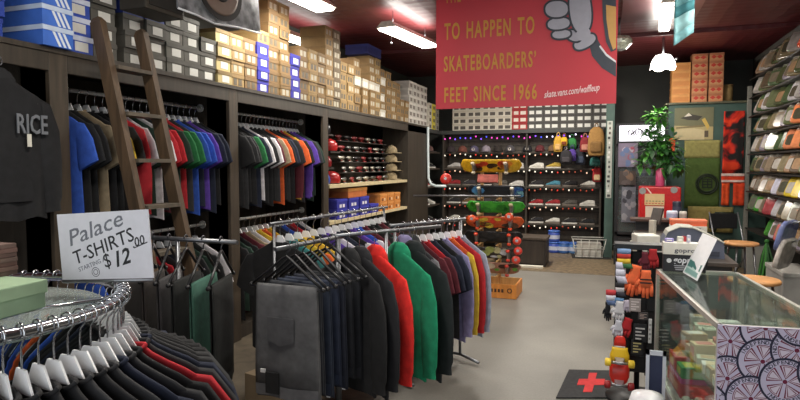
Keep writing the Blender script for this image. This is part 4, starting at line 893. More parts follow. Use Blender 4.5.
# ------------------------------------------------------------------ glass-door drinks cooler with a lit header
KY = 10.0
x0, x1 = at(616, 150, Y=KY).x, at(667.5, 150, Y=KY).x; zt, zh, zb = at(640, 123, Y=KY).z, at(640, 141, Y=KY).z, .0
kl = thing('drinks_cooler', 'black glass-door cooler with a lit white header, beside the green post', 'cooler', (x0, KY, 0)); kw = x1-x0
BK = mat('cooler_black', (26, 26, 28), .4)
b = MB(); b.box((0, .02, 0), (.04, .6, zt), BK); b.box((kw-.04, .02, 0), (kw, .6, zt), BK); b.box((.04, .56, 0), (kw-.04, .6, zt), BK); b.box((.04, .02, .0), (kw-.04, .56, .46), BK); b.box((.04, .02, zt-.03), (kw-.04, .56, zt), BK); b.box((.04, .02, zh-.05), (kw-.04, .56, zh-.01), BK); b.build('body', kl)
MB().box((.045, .0, zh), (kw-.045, .05, zt-.035), mat('lit_header', (240, 238, 248), .4, 0, 0, 1, emit=1.1)).build('header_panel', kl)
b = MB(); rng = random.Random(4); zm = (zh+zt)/2
for k in range(9):
    x = .16+k*(kw-.34)/9; pts = [(x+.03*sin(j*1.3+k)+.012*j, -.004, zm+(.045+.02*rng.random())*sin(j*1.1+k*1.7)) for j in range(7)]
    b.tube(pts, .006, paper((40, 38, 46)), 5)
b.build('script_mark', kl)
b = MB(); fr = .045
for lo, hi in (((.0, -.03, .5), (fr, .02, zh-.04)), ((kw-fr, -.03, .5), (kw, .02, zh-.04)), ((0, -.03, .5), (kw, .02, .54)), ((0, -.03, zh-.08), (kw, .02, zh-.04))): b.box(lo, hi, BK)
dr = b.build('door', kl); MB().box((fr, -.01, .54), (kw-fr, -.006, zh-.08), glass('cooler_glass', (215, 222, 225), .1)).build('pane', dr)
MB().tube([(kw-.02, -.05, .9), (kw-.02, -.06, 1.0), (kw-.02, -.06, 1.3), (kw-.02, -.05, 1.4)], .01, STEEL, 6).build('handle', dr)
for z in (.75, 1.08, 1.42):
    MB().box((.05, .06, z-.012), (kw-.05, .5, z), STEEL).build('shelf', kl)
bc = [(160, 60, 120), (120, 110, 180), (90, 140, 170), (190, 180, 190), (120, 90, 60), (60, 60, 70), (180, 160, 140), (150, 150, 158)]
for zi, z in enumerate((.75, 1.08, 1.42)):
    for k in range(6):
        c_ = random.choice(bc); x = x0+.10+.105*k
        o = tag(MB().lathe([(.034, 0), (.038, .01), (.038, .15), (.02, .20), (.016, .23)], mat('bottle_plastic', c_, .2), 12).build('drink_bottle', None, (x, KY+.14, z+.001)), 'drink bottle, %s from the green post side on the %s cooler shelf' % (ORD[k], ('lowest', 'middle', 'top')[zi]), 'bottle', 'bottles in the cooler')
        MB().lathe([(.018, .228), (.018, .245)], plas((220, 220, 220)), 10).build('cap', o); MB().lathe([(.0386, .05), (.0386, .12)], paper((210, 200, 204)), 12, cap0=False, cap1=False).build('label', o)
b = MB(); b.box((fr+.02, -.035, .1), (kw-.06, .02, .44), mat('cooler_grille', (36, 35, 36), .5)); b.build('lower_grille', kl)
# posters stuck on the cooler glass
for k, (a, c_, cols2, nm) in enumerate((((618, 143, 638, 167), 0, [(120, 110, 130), (150, 70, 90), (90, 110, 150), (170, 160, 170)], 'colourful pink and blue poster high on the cooler door'), ((619, 171, 636, 185), 0, [(70, 60, 56), (130, 104, 84), (90, 80, 78)], 'brown photo poster in the middle of the cooler door'), ((621, 187, 636, 222), 0, [(110, 112, 122), (60, 60, 68), (150, 150, 156)], 'grey photo poster low on the cooler door'))):
    pa, pb = at(a[0], a[3], Y=KY-.035), at(a[2], a[1], Y=KY-.035)
    b = MB(); b.box((0, 0, 0), (pb.x-pa.x, .003, pb.z-pa.z), paper(cols2[0])); o = b.build('poster', None, (pa.x, KY-.036, pa.z)); tag(o, nm, 'poster'); b = MB(); rng = random.Random(k)
    for j in range(14):
        w_, h_ = pb.x-pa.x, pb.z-pa.z; x, z = rng.uniform(.15, .85)*w_, rng.uniform(.1, .9)*h_; r_ = rng.uniform(.03, .06)
        b.prism([(x+r_*rng.uniform(.6, 1)*cos(2*pi*i/7), z+r_*rng.uniform(.6, 1.2)*sin(2*pi*i/7)) for i in range(7)], -.001-.0004*j, -.0002, paper(rng.choice(cols2)))
    b.build('print', o)
# ------------------------------------------------------------------ red cooler chest with the pink vase
RYY = 8.9
x0, x1 = at(640, 200, Y=RYY).x, at(681, 200, Y=RYY).x; zt = at(660, 187, Y=RYY).z
rc = thing('red_cooler', 'glossy red upright cooler with cream panels under the pink vase', 'cooler', (x0, RYY, 0)); kw = x1-x0; RD_ = mat('red_enamel', (196, 26, 24), .3)
MB().box((0, 0, 0), (kw, .5, zt), RD_, bev=.015).build('body', rc)
def rp(px, py): p_ = at(px, py, Y=RYY); return p_.x-x0, p_.z
b = MB()
for (a, c_, d, e), cc in (((644.5, 205, 664.5, 194), (222, 192, 140)), ((645, 222, 664, 206.5), (226, 206, 186))):
    (xa_, za_), (xb_, zb_) = rp(a, c_), rp(d, e); b.box((xa_, -.012, za_), (xb_, 0, zb_), paper(cc))
b.build('cream_panel', rc)
b = MB(); (xa_, za_), (xb_, zb_) = rp(645, 203.5), rp(664, 199)
for k in range(6): b.box((xa_+(xb_-xa_)*(k+.15)/6, -.0135, za_), (xa_+(xb_-xa_)*(k+.8)/6, -.012, za_+.012), paper((196, 80, 60))); b.box((xa_+(xb_-xa_)*(k+.3)/6, -.0135, za_+.03), (xa_+(xb_-xa_)*(k+.9)/6, -.012, za_+.042), paper((120, 130, 90)))
b.build('panel_pattern', rc)
b = MB()
for px, py in ((642.5, 191), (674, 190)): X_, Z_ = rp(px, py); b.lathe([(.045, 0), (.045, .006)], mat('grey_emblem', (150, 150, 146), .4), 16, M=T(X_, 0, Z_) @ Matrix.Rotation(pi/2, 4, 'X'))
(xa_, za_), (xb_, zb_) = rp(646, 188), rp(652, 193.5)
b.prism([(xa_, za_), (xa_+.02, za_), (xb_, zb_), (xb_-.02, zb_)], -.006, 0, paper((236, 214, 200))); b.build('emblem', rc)
vz = zt
vp = at(660, 186, Y=RYY+.2)
vs = thing('flower_vase', 'tall pink cylindrical vase standing on the red cooler', 'vase', (vp.x, RYY+.22, vz))
MB().lathe([(.055, 0), (.058, .01), (.058, .25), (.052, .255), (.05, .05)], mat('pink_ceramic', (196, 76, 120), .35), 20).build('body', vs); MB().lathe([(.059, .244), (.061, .25), (.059, .258)], mat('pink_ceramic_rim', (206, 96, 134), .35), 20, cap0=False, cap1=False).build('rim', vs)
pl = thing('potted_plant', 'leafy green plant growing out of the pink vase', 'plant', (vp.x, RYY+.22, vz)); rng = random.Random(21)
b = MB(); LG = [mat('leaf', c_, .45, 0, .2, 20) for c_ in ((58, 116, 46), (44, 98, 40), (78, 142, 56), (36, 78, 36), (100, 180, 60))]
stems = MB(); S_ = plas((70, 96, 44))
def leaf(p, d, L, m):
    d = d.normalized(); sd = d.cross(Vector((0, 0, 1)));  sd = sd.normalized() if sd.length > .01 else Vector((1, 0, 0)); up = sd.cross(d); W = L*.3
    ctr = [p+d*L*t_-Vector((0, 0, 1))*L*.35*t_*t_ for t_ in (0, .3, .65, 1)]; ws = (.12, 1, .8, .05)
    b.loft([[c_-sd*W*k-up*.0, c_+up*W*.15*k, c_+sd*W*k] for c_, k in zip(ctr, ws)], m, False, False, True, None, False)
clus = [((-.1, -.05, .62), .2, 60), ((.08, -.04, .6), .2, 60), ((-.17, .04, .52), .17, 50), ((.02, 0, .50), .19, 70), ((.15, .02, .42), .16, 50), ((-.06, 0, .72), .14, 36), ((-.14, .05, .88), .12, 30), ((-.05, .03, 1.0), .15, 60), ((-.22, 0, .34), .13, 30), ((.22, 0, .30), .12, 26), ((.0, 0, .34), .16, 50)]
for cc, rad, nl in clus:
    cc = Vector(cc); stems.tube([(0, 0, .1), tuple(Vector((0, 0, .28))+cc*.12), tuple(cc*.75), tuple(cc)], .006, S_, 6)
    for j in range(nl):
        v_ = Vector((rng.gauss(0, 1), rng.gauss(0, 1), rng.gauss(0, .8))).normalized(); p = cc+v_*rad*rng.random()**.5*.9
        leaf(p, v_+Vector((rng.uniform(-.5, .5), rng.uniform(-.5, .5), .1)), rng.uniform(.07, .13), LG[4] if cc.z > .95 and rng.random() < .7 else rng.choice(LG[:4]))
b.build('foliage', pl); stems.build('stem', pl)
# ------------------------------------------------------------------ partition with hanging towels
QY = 10.4
x0 = at(667.5, 160, Y=QY).x; zt = at(700, 104, Y=QY).z
pt = MB().box((x0, QY, 0), (WR, QY+.08, zt), mat('teal_green_partition', (62, 88, 80), .6, 0, .12, 4)).build('wall_partition'); struct(pt)
MB().box((x0-.05, QY-.04, zt), (2.16, QY+.34, zt+.03), wood('partition_shelf', (92, 92, 70), 6, .2)).build('trim_5'); struct(bpy.data.objects['trim_5'])
MB().box((x0-.02, QY+.3, zt-.3), (x0+.02, QY+.34, zt), DARKW2).build('trim_6'); struct(bpy.data.objects['trim_6'])
for k in range(3):
    pa, pb = at((671, 691, 708)[k], 103, Y=QY), at((690.5, 707.5, 723.5)[k], 103, Y=QY); wd = pb.x-pa.x-.01
    kd = shoebox_meshes(wd, .125, .3, False, [(.08, .92)])
    for q in range(5 if k == 0 else 6):
        if k == 0:
            shoebox(kd, (pa.x, QY-.01, zt+.031+.1255*q), (206, 142, 78), (216, 156, 90), (200, 130, 66), 'plain orange-tan shoe box, %s from the bottom of its stack above the towels' % ORD[q], 'orange shoe boxes above the towels')
        else:
            r = shoebox(kd, (pa.x, QY-.01, zt+.031+.1255*q), (190, 130, 88), (176, 112, 76), (200, 150, 104), 'orange patterned shoe box, %s up in the %s stack above the towels' % (ORD[q], ('middle', 'far')[k-1]), 'orange patterned shoe boxes above the towels')
            bb_ = MB(); h = .125
            for j in range(2): bb_.prism([(wd*(.1+.4*j), h*.5), (wd*(.3+.4*j), h*.25), (wd*(.5+.4*j), h*.5), (wd*(.3+.4*j), h*.75)], -.006, -.004, paper((196, 60, 46)))
            bb_.build('diamond_print', r)
p = at(729.5, 94, Y=QY); tag(MB().lathe([(.07, 0), (.07, .26)], card((150, 124, 78)), 20).build('cardboard_tube', None, (p.x, QY+.14, zt+.031)), 'short cardboard tube standing beside the orange shoe boxes', 'tube'); MB().lathe([(.073, .24), (.073, .265)], card((130, 106, 66)), 20).build('lid', bpy.data.objects['cardboard_tube'])
def cloth_panel(name, label, cat, quads, parts, Y=QY-.03):
    """hung cloth: quads = [(px corners, colour)] from the photo on the plane Y"""
    t = thing(name, label, cat, (0, Y, 0))
    for pn, px0, py0, px1, py1, c_, dd in parts:
        a, c2 = at(px0, py1, Y=Y), at(px1, py0, Y=Y); b = MB(); n = 14; R = []
        for side in (0, .006):
            pass
        rr = []
        for zz in [a.z+(c2.z-a.z)*i/6 for i in range(7)]:
            f = [(a.x+(c2.x-a.x)*j/n, dd+.005*sin(j*.8+zz*2)) for j in range(n+1)]
            rr.append([(x, y_, zz) for x, y_ in f]+[(x, y_+.006, zz) for x, y_ in f[::-1]])
        b.loft(rr, fab(c_), True, True); b.build(pn, t)
    return t
tp_ = at(674, 140, Y=QY-.02); tq = at(714, 107, Y=QY-.02)
ph = thing('photo_poster', 'tan photographic poster of a skate bowl pinned above the green towel', 'poster', (tp_.x, QY-.012, tp_.z)); pw, phh = tq.x-tp_.x, tq.z-tp_.z
MB().box((0, 0, 0), (pw, .004, phh), paper((186, 170, 122))).build('sheet', ph)
b = MB()
b.prism([(0, phh*.45), (pw, phh*.4), (pw, phh), (0, phh)], -.002, 0, paper((112, 112, 84))); b.prism([(pw*.02, 0), (pw*.78, 0), (pw*.78, phh*.3), (pw*.5, phh*.36), (pw*.2, phh*.35), (pw*.02, phh*.3)], -.003, 0, paper((206, 192, 150)))
b.prism([(pw*.15, phh*.68), (pw*.42, phh*.8), (pw*.72, phh*.72), (pw*.6, phh*.6), (pw*.35, phh*.62)], -.004, 0, paper((60, 56, 50))); b.prism([(pw*.25, phh*.72), (pw*.36, phh*.84), (pw*.45, phh*.75)], -.006, 0, paper((220, 214, 200)))
b.prism([(pw*.7, phh*.62), (pw*.78, phh*.68), (pw*.9, phh*.42), (pw*.86, phh*.3), (pw*.8, phh*.42)], -.006, 0, paper((206, 176, 90))); b.prism([(pw*.78, phh*.08), (pw*.88, phh*.08), (pw*.88, phh*.28), (pw*.78, phh*.28)], -.005, 0, paper((90, 76, 60)))
b.prism([(pw*.05, phh*.4), (pw*.75, phh*.46), (pw*.75, phh*.40), (pw*.05, phh*.35)], -.0045, 0, paper((130, 116, 80)))
b.build('print', ph)
gt = cloth_panel('green_towel', 'olive green towel with a round black emblem hanging on the partition', 'towel', None, [('cloth', 684, 158, 720.5, 208, (74, 96, 40), 0), ('upper_band', 684, 140, 720.5, 158, (156, 150, 90), -.002), ('lower_band', 687, 207, 733, 231, (146, 132, 76), -.03)])
ec = at(707, 184, Y=QY-.05); er = at(718, 184, Y=QY-.05).x-ec.x
b = MB(); EI = paper((30, 42, 22))
for r_ in (er, er*.82): b.tube([(ec.x+r_*cos(a), -.022, ec.z+r_*sin(a)) for a in (2*pi*k/28 for k in range(28))], .012, EI, 6, True)
for zz in (-.4, -.1, .2, .45): b.box((ec.x-er*.45, -.024, ec.z+er*zz), (ec.x+er*.45, -.016, ec.z+er*(zz+.1)), EI)
for xx in (-.45, 0, .38): b.box((ec.x+er*xx, -.024, ec.z-er*.4), (ec.x+er*(xx+.1), -.016, ec.z+er*.5), EI)
b.build('emblem', gt)
b = MB(); s0_ = at(715, 213, Y=QY-.1); b.tube([(s0_.x, -.06, s0_.z), (s0_.x+.02, -.07, s0_.z-.22), (s0_.x+.0, -.05, s0_.z-.3)], .02, EI, 6); b.tube([(s0_.x, -.06, s0_.z), (s0_.x+.26, -.06, s0_.z)], .018, EI, 6); b.build('strap', gt)
def towel_mat():
    m = bpy.data.materials.new('red_black_print'); m.use_nodes = True; n = m.node_tree.nodes; L = m.node_tree.links; b = n['Principled BSDF']
    tc = n.new('ShaderNodeTexCoord'); nz = n.new('ShaderNodeTexNoise'); nz.inputs['Scale'].default_value = 3.4; nz.inputs['Detail'].default_value = 3; nz.inputs['Distortion'].default_value = 1.2
    r = n.new('ShaderNodeValToRGB'); e = r.color_ramp.elements; e[0].position = .44; e[0].color = lin((30, 26, 26)); e[1].position = .62; e[1].color = lin((222, 62, 26))
    for p_, c_ in ((.49, (112, 24, 22)), (.55, (196, 38, 24))): q_ = e.new(p_); q_.color = lin(c_)
    L.new(tc.outputs['Object'], nz.inputs['Vector']); L.new(nz.outputs['Fac'], r.inputs['Fac']); L.new(r.outputs['Color'], b.inputs['Base Color']); b.inputs['Roughness'].default_value = .9
    return m
rt = cloth_panel('red_towel', 'red and black abstract printed towel hanging at the end of the partition', 'towel', None, [('cloth', 721.5, 111, 744.5, 174, (34, 28, 28), -.05)])
rt.children[0].material_slots[0].link = 'OBJECT'; rt.children[0].material_slots[0].material = towel_mat()
oz = cloth_panel('orange_shorts', 'bright orange shorts with a white waist stripe hanging below the red towel', 'shorts', None, [('waistband', 720.5, 173.5, 744, 176, (226, 200, 190), -.066), ('hips', 720.5, 176, 744, 183, (216, 62, 26), -.06), ('stripe', 720.5, 180, 744, 182, (226, 196, 186), -.07), ('leg', 720.5, 183, 729, 205, (220, 78, 30), -.06), ('leg', 732, 183, 744, 205, (220, 66, 26), -.06)])
p = at(671, 145, Y=QY); tag(MB().prism([(-.03, -.1), (.05, -.13), (.06, .08), (0, .13), (-.05, .06)], -.02, -.005, paper((232, 92, 40))).build('paper_flag', None, (p.x, QY, p.z)), 'small orange paper flag pinned beside the tan poster', 'flag'); MB().lathe([(.008, 0), (.008, .012)], STEEL, 8, M=T(.01, -.02, .08) @ Matrix.Rotation(pi/2, 4, 'X')).build('pin', bpy.data.objects['paper_flag'])
# ------------------------------------------------------------------ wall of glossy packets
up = at(746, 130, X=1.98); MB().box((-.03, -.03, 0), (.03, .03, 2.80), mat('grey_upright', (150, 148, 138), .4, .4), bev=.004).build('trim_7', None, (1.99, 10.36, 0)); struct(bpy.data.objects['trim_7'])
PX = 2.12
pw_ = thing('packet_rack', 'dark sloping ledges along the slatted wall holding glossy packets', 'display rack', (PX, 6.3, 0))
MB().box((.12, 0, .45), (.155, 3.95, 3.2), mat('rack_board', (40, 38, 34), .7)).build('back_board', pw_)
PR_Z = [2.90, 2.62, 2.34, 2.06, 1.78, 1.50, 1.22, .94, .66]
for z in PR_Z: MB().box((-.155, 0, z-.03), (.12, 3.95, z-.012), mat('ledge', (36, 32, 28), .6)).build('ledge', pw_)
def rrect(w_, h, r, n=4):
    o = []
    for cx_, cz_, a0 in ((w_/2-r, r, -pi/2), (w_/2-r, h-r, 0), (-w_/2+r, h-r, pi/2), (-w_/2+r, r, pi)):
        for k in range(n+1): a = a0+pi/2*k/n; o.append((cx_+r*cos(a), cz_+r*sin(a)))
    return o
def packet_meshes(w_, h):
    b = MB(); o = rrect(w_, h, .05); rr = []
    for d, s in ((0, .93), (-.010, 1), (-.028, 1), (-.040, .9)): rr.append([(x*s, d, (z-h/2)*s+h/2) for x, z in o])
    b.loft(rr, mat('glossy_packet', (1, 1, 6), .16, 0, .25, 12)); me = b.mesh('packet_body')
    b = MB(); b.prism([(x*.8, z*.55+h*.16) for x, z in o], -.044, -.0405, mat('glossy_packet', (1, 1, 6), .16, 0, .25, 12)); m2 = b.mesh('printed_card')
    b = MB(); b.box((-w_*.42, -.040, h*.84), (w_*.42, -.012, h*.97), mat('glossy_packet', (1, 1, 6), .16, 0, .25, 12)); return me, m2, b.mesh('header_strip')
PKM = packet_meshes(.34, .25)
def pmat(c): return mat('glossy_packet', c, .16, 0, .25, 12)
pal = [((72, 80, 52), 'olive'), ((122, 110, 84), 'tan'), ((92, 100, 70), 'sage'), ((150, 146, 142), 'silver'), ((128, 112, 92), 'beige'), ((84, 70, 54), 'brown'), ((128, 120, 132), 'lilac grey'), ((70, 88, 58), 'moss green'), ((176, 174, 178), 'clear white')]
spec = {}
for r_, k, c_, nm in ((0, 4, (214, 74, 24), 'orange'), (3, 4, (206, 120, 76), 'peach'), (4, 4, (202, 126, 84), 'peach'), (4, 5, (196, 120, 84), 'peach'), (5, 5, (140, 108, 80), 'brown'), (6, 4, (202, 176, 34), 'yellow'), (6, 5, (196, 170, 44), 'yellow'), (6, 7, (190, 190, 206), 'pale lilac'), (7, 4, (186, 190, 180), 'silver'), (8, 4, (190, 160, 122), 'tan'), (7, 8, (150, 54, 60), 'red'), (7, 10, (64, 140, 50), 'bright green'), (8, 8, (70, 130, 54), 'green'), (8, 6, (176, 92, 90), 'pink')): spec[(r_, k)] = (c_, nm)
NW = 12
for r_, z in enumerate(PR_Z):
    for k in range(NW):
        c_, nm = spec.get((r_, k)) or random.choice(pal); yy = 6.50+.29*k
        if r_ == 8 and k > 8: continue
        o = tag(put('glossy_packet', PKM[0], None, (PX-.105, yy, z), 0, pmat(c_), rot=(radians(-24), 0, -pi/2+.50+random.uniform(-.2, .2))), '%s glossy packet, %s from the near end of the %s ledge down' % (nm, ORD[k], ORD[r_]), 'packet', 'glossy packets on the sloping ledges')
        put('printed_card', PKM[1], o, m=pmat(random.choice([(170, 164, 156), (110, 100, 84), (150, 120, 90), c_, c_, (70, 68, 54)]))); put('header_strip', PKM[2], o, m=pmat(random.choice([(190, 186, 176), (120, 116, 100), c_])))
# larger packs and bin beneath
for k, (px, py, c_, c2, nm) in enumerate(((789, 236, (112, 122, 168), (140, 150, 190), 'blue-grey rounded pack hung low beside the packet ledges'), (788, 254, (206, 198, 190), (120, 50, 54), 'white rounded pack with dark red marks, hung lowest by the packet ledges'))):
    p = at(px, py, X=1.76)
    t = thing('hanging_pack', nm, 'packet', tuple(p), 0, 'large packs under the ledges', rot=(radians(-14), 0, -pi/2-.55)); b = MB(); o = rrect(.44, .32, .09)
    b.loft([[(x*s, d, z*s-.16) for x, z in o] for d, s in ((0, .94), (-.01, 1), (-.04, 1), (-.05, .93))], pmat(c_)); b.build('pack_body', t)
    b = MB()
    for j in range(5): b.box((-.13, -.0535, -.1+.04*j), (-.05+.02*(j % 2), -.0505, -.075+.04*j), pmat(c2))
    b.build('printed_marks', t); MB().tube([(0, 0, .13), (0, .06, .18)], .006, STEEL, 6).build('peg', t)
p = at(792, 300, X=1.86)
tag(MB().box((-.14, -.02, 0), (.2, .75, .40), mat('grey_bin', (152, 150, 146), .5, 0, .15, 5), bev=.02).build('storage_bin', None, (1.95, 7.45, .003)), 'plain grey storage bin standing at the foot of the packet wall', 'bin'); MB().box((-.15, -.03, .37), (.2, .76, .42), mat('grey_bin_lid', (166, 164, 158), .5), bev=.01).build('lid', bpy.data.objects['storage_bin'])
p = at(760, 268, Z=0); t = MB().box((-.14, 0, 0), (.14, .02, .55), mat('grey_board', (132, 130, 124), .6, 0, .15, 5), bev=.006).build('leaning_board', None, (1.86, 8.75, .005), .2); t.rotation_euler.x = -.12; tag(t, 'plain grey panel leaning behind the wooden stools', 'panel'); MB().tube([(-.14, -.002, .55), (.14, -.002, .55)], .008, STEEL, 6).build('edge_strip', t)
t = thing('green_netting', 'bundle of green netting hanging beside the grey panel', 'netting', (1.88, 8.5, .02)); b = MB(); rng = random.Random(3)
for k in range(22): x = rng.uniform(-.08, .08); y_ = rng.uniform(-.2, .2); b.tube([(x, y_, .0), (x+.03*rng.random(), y_+.04*rng.random(), .2), (x*.5, y_*.7, .42), (0, 0, .62)], .012, fab(rng.choice([(40, 96, 36), (56, 120, 44), (30, 70, 30)])), 5)
b.build('strands', t); MB().ball((0, 0, .62), .03, fab((40, 96, 36)), 8, 6).build('knot', t)
# ------------------------------------------------------------------ wooden stools
def stool(loc, z, label):
    t = thing('bar_stool', label, 'stool', loc, .3, 'wooden-seated stools behind the glass counter')
    MB().lathe([(.15, z-.035), (.172, z-.028), (.175, z-.012), (.165, z), (.05, z-.006)], wood('stool_seat_wood', (190, 136, 84), 5, .2), 30).build('seat', t)
    for k in range(4):
        a = pi/4+k*pi/2; b = MB(); b.tube([(.12*cos(a), .12*sin(a), z-.035), (.2*cos(a), .2*sin(a), .003)], .011, mat('stool_leg_metal', (120, 120, 122), .35, .8), 8); b.build('leg', t)
    b = MB(); b.tube([(.172*cos(a), .172*sin(a), .28) for a in (2*pi*k/24 for k in range(24))], .007, mat('stool_leg_metal', (120, 120, 122), .35, .8), 6, True); b.build('foot_ring', t)
q = at(741, 242.5, Z=.76); stool((q.x, q.y, 0), .765, 'wooden-seated stool farther back, beside the partition towels')
q = at(754, 279, Z=.76); stool((q.x, q.y, 0), .765, 'wooden-seated stool just behind the glass counter')
# black chair by the partition
t = thing('folding_chair', 'black metal folding chair standing under the orange shorts', 'chair', (1.62, 9.4, 0), .3)
b = MB(); b.box((-.2, -.2, .44), (.2, .2, .47), mat('chair_pad', (30, 30, 32), .7), bev=.01); b.build('seat', t); b = MB(); b.box((-.2, .19, .68), (.2, .215, .9), mat('chair_pad', (30, 30, 32), .7), bev=.01); b.build('backrest', t)
for x in (-.2, .2):
    for y0_, y1_, z1_ in ((.2, -.24, .92), (-.2, .24, .46)):
        MB().tube([(x, y1_ if z1_ < .5 else -.22, .003), (x, y0_ if z1_ > .5 else -.18, z1_)], .011, STEEL, 8).build('leg', t)
# ------------------------------------------------------------------ service desk behind the glass counter
dkx0, dkx1 = .30, .96
dk = thing('service_desk', 'dark service desk with a thin raised bar top behind the glass counter', 'desk', (dkx0, 5.2, 0))
MB().box((0, 0, 0), (.62, 2.3, .80), mat('desk_black', (36, 36, 38), .5), bev=.004).build('body', dk); MB().box((-.02, -.02, .80), (.66, 2.3, .83), mat('desk_top', (66, 60, 56), .45), bev=.003).build('top', dk)
bz = at(660, 219, Y=7.55).z
MB().box((-.06, 2.2, bz-.022), (.62, 2.5, bz+.005), wood('bar_top', (70, 46, 36), 8, .2), bev=.003).build('bar_top', dk); MB().box((.0, 2.3, .83), (.6, 2.36, bz-.022), mat('desk_black', (36, 36, 38), .5)).build('riser', dk)
# on the bar top
def cyl_thing(name, label, cat, px, py, Y, z, r, h, c_, c2, grp=None):
    p = at(px, py, Y=Y); t = tag(MB().lathe([(r*.9, 0), (r, .008), (r, h-.01), (r*.9, h), (r*.85, h*.5)], plas(c_), 16).build(name, None, (p.x, Y, z)), label, cat, grp); MB().lathe([(r*1.01, h*.3), (r*1.01, h*.7)], paper(c2), 16, cap0=False, cap1=False).build('label', t)
cyl_thing('cup', 'white cup standing on the thin bar top beside the red cooler', 'cup', 672, 216, 7.47, bz+.006, .06, .10, (196, 204, 222), (160, 170, 200))
cyl_thing('tin', 'dark navy tin standing at the middle of the thin bar top', 'tin', 677, 208, 7.65, bz+.006, .05, .20, (32, 36, 52), (60, 60, 80))
cyl_thing('cup', 'pale cup standing at the outer end of the thin bar top', 'cup', 683, 214, 7.55, bz+.006, .04, .09, (200, 196, 186), (170, 160, 150))
p = at(684, 222, Y=7.3); tag(MB().box((-.2, -.1, 0), (.16, .1, .06), card((226, 106, 70)), bev=.004).build('orange_box', None, (.85, 7.25, .831+.1)), 'flat coral orange box lying on the white carton of the service desk', 'box'); MB().box((-.203, -.103, .045), (.163, .103, .065), card((236, 130, 96))).build('lid', bpy.data.objects['orange_box'])
tag(MB().box((-.2, -.12, 0), (.16, .12, .098), card((210, 206, 196)), bev=.004).build('white_carton', None, (.85, 7.25, .831)), 'white carton on the service desk under the coral orange box', 'box'); MB().box((-.02, -.121, .02), (.1, -.12, .08), paper((120, 120, 126))).build('label', bpy.data.objects['white_carton'])
# screen on its stand
p = at(651, 228, Y=6.6); t = thing('screen', 'dark tilted screen on a pale stand at the near corner of the service desk', 'monitor', (p.x, 6.6, .831), -.7)
MB().box((-.06, -.012, .16), (.06, .012, .34), mat('screen_back', (56, 46, 42), .4), Matrix.Rotation(-.35, 4, 'X'), .006).build('panel', t); MB().box((-.03, .0, .0), (.03, .05, .2), plas((196, 190, 176)), bev=.01).build('stand', t); MB().box((-.09, -.06, 0), (.09, .09, .012), plas((196, 190, 176)), bev=.004).build('base', t)
# grey till with a red badge
p = at(680, 247, Y=5.45); t = thing('cash_register', 'grey rounded till with a small red badge on the service desk', 'cash register', (.66, 5.5, .831), .0)
prof = [(-.22, 0), (-.235, .12), (-.19, .205), (-.10, .25), (0, .245), (.12, .19), (.23, .13), (.24, 0)]
MB().prism(prof, -.1, .16, mat('till_grey', (92, 98, 116), .4, 0, .06, 8)).build('body', t)
MB().prism([(-.225, .13), (-.19, .212), (-.10, .258), (0, .253), (.12, .198), (.235, .138), (.23, .13), (.12, .19), (0, .245), (-.10, .25), (-.19, .205)], -.11, .17, plas((190, 190, 180))).build('edge_trim', t)
MB().lathe([(.03, 0), (.03, .004)], plas((206, 70, 76)), 16, M=T(-.07, -.1, .15) @ Matrix.Rotation(pi/2, 4, 'X')).build('badge', t); MB().box((.06, -.107, .02), (.2, -.1, .06), plas((60, 64, 78))).build('drawer', t)
t = tag(MB().box((-.11, -.12, 0), (.11, .14, .11), plas((196, 194, 186)), bev=.012).build('receipt_printer', None, (.37+.02, 5.42, .831), .2), 'white receipt printer at the aisle end of the service desk', 'printer')
t.location.x = at(647, 240, Y=5.42).x; MB().box((-.09, -.123, .03), (.09, -.12, .045), plas((40, 44, 60))).build('paper_slot', t); MB().box((-.105, -.1, .11), (.08, .1, .18), plas((206, 204, 196)), bev=.01).build('cover', t)
# ------------------------------------------------------------------ glass display counter
c0, c1, c2, c3 = at(656, 269, Z=.95), at(725, 268, Z=.95), at(718, 325, Z=.95), at(826, 324, Z=.95)
cang = atan2(c2.y-c0.y, c2.x-c0.x)+pi/2
cw = (c1-c0).length; cl = (c0-c2).length
ct = thing('display_counter', 'glass display counter with pale metal edges in front of the service desk', 'counter', (c2.x, c2.y, 0), atan2(c0.y-c2.y, c0.x-c2.x)-pi/2)
cw = .46
EDGE = mat('pale_aluminium', (206, 204, 198), .3, .5, .05, 20); GL = glass('counter_glass', (244, 250, 247), .025, .03); e = .011
for x in (e, cw-e):
    for y_ in (e, cl-e): MB().box((x-e, y_-e, .0), (x+e, y_+e, .95), EDGE).build('corner_post', ct)
b = MB()
for nm_, z in (('bottom_rail', .32), ('top_rail', .94)):
    b = MB()
    for lo, hi in (((0, 0), (cw, .02)), ((0, cl-.02), (cw, cl)), ((0, 0), (.02, cl)), ((cw-.02, 0), (cw, cl))): b.box((lo[0], lo[1], z-.012), (hi[0], hi[1], z+.012), EDGE)
    b.build(nm_, ct)
MB().box((.01, .01, 0), (cw-.01, cl-.01, .31), mat('counter_base', (150, 150, 148), .5)).build('base', ct)
MB().box((.012, .012, .946), (cw-.012, cl-.012, .952), GL).build('top_glass', ct); MB().box((.004,   .022, .332), (.008, cl-.022, .928), GL).build('side_glass', ct); MB().box((.022, cl-.008, .332), (cw-.022, cl-.004, .928), GL).build('end_glass', ct); MB().box((.012, .012, .31), (cw-.012, cl-.012, .33), mat('deck_white', (196, 196, 190), .5)).build('floor_shelf', ct)
MB().box((cw-.016, .022, .332), (cw-.010, cl-.022, .928), GL).build('side_glass', ct)
for z in (.62,): MB().box((.03, .03, z-.005), (cw-.03, cl-.03, z), glass('shelf_glass', (236, 246, 242), .03, .04)).build('glass_shelf', ct)
CM = Matrix.Translation(ct.location) @ Matrix.Rotation(ct.rotation_euler.z, 4, 'Z'); crz = ct.rotation_euler.z
def cin(x, y_, z): v = CM @ Vector((x, y_, z)); return (v.x, v.y, v.z)
rng = random.Random(12); n_ = 0
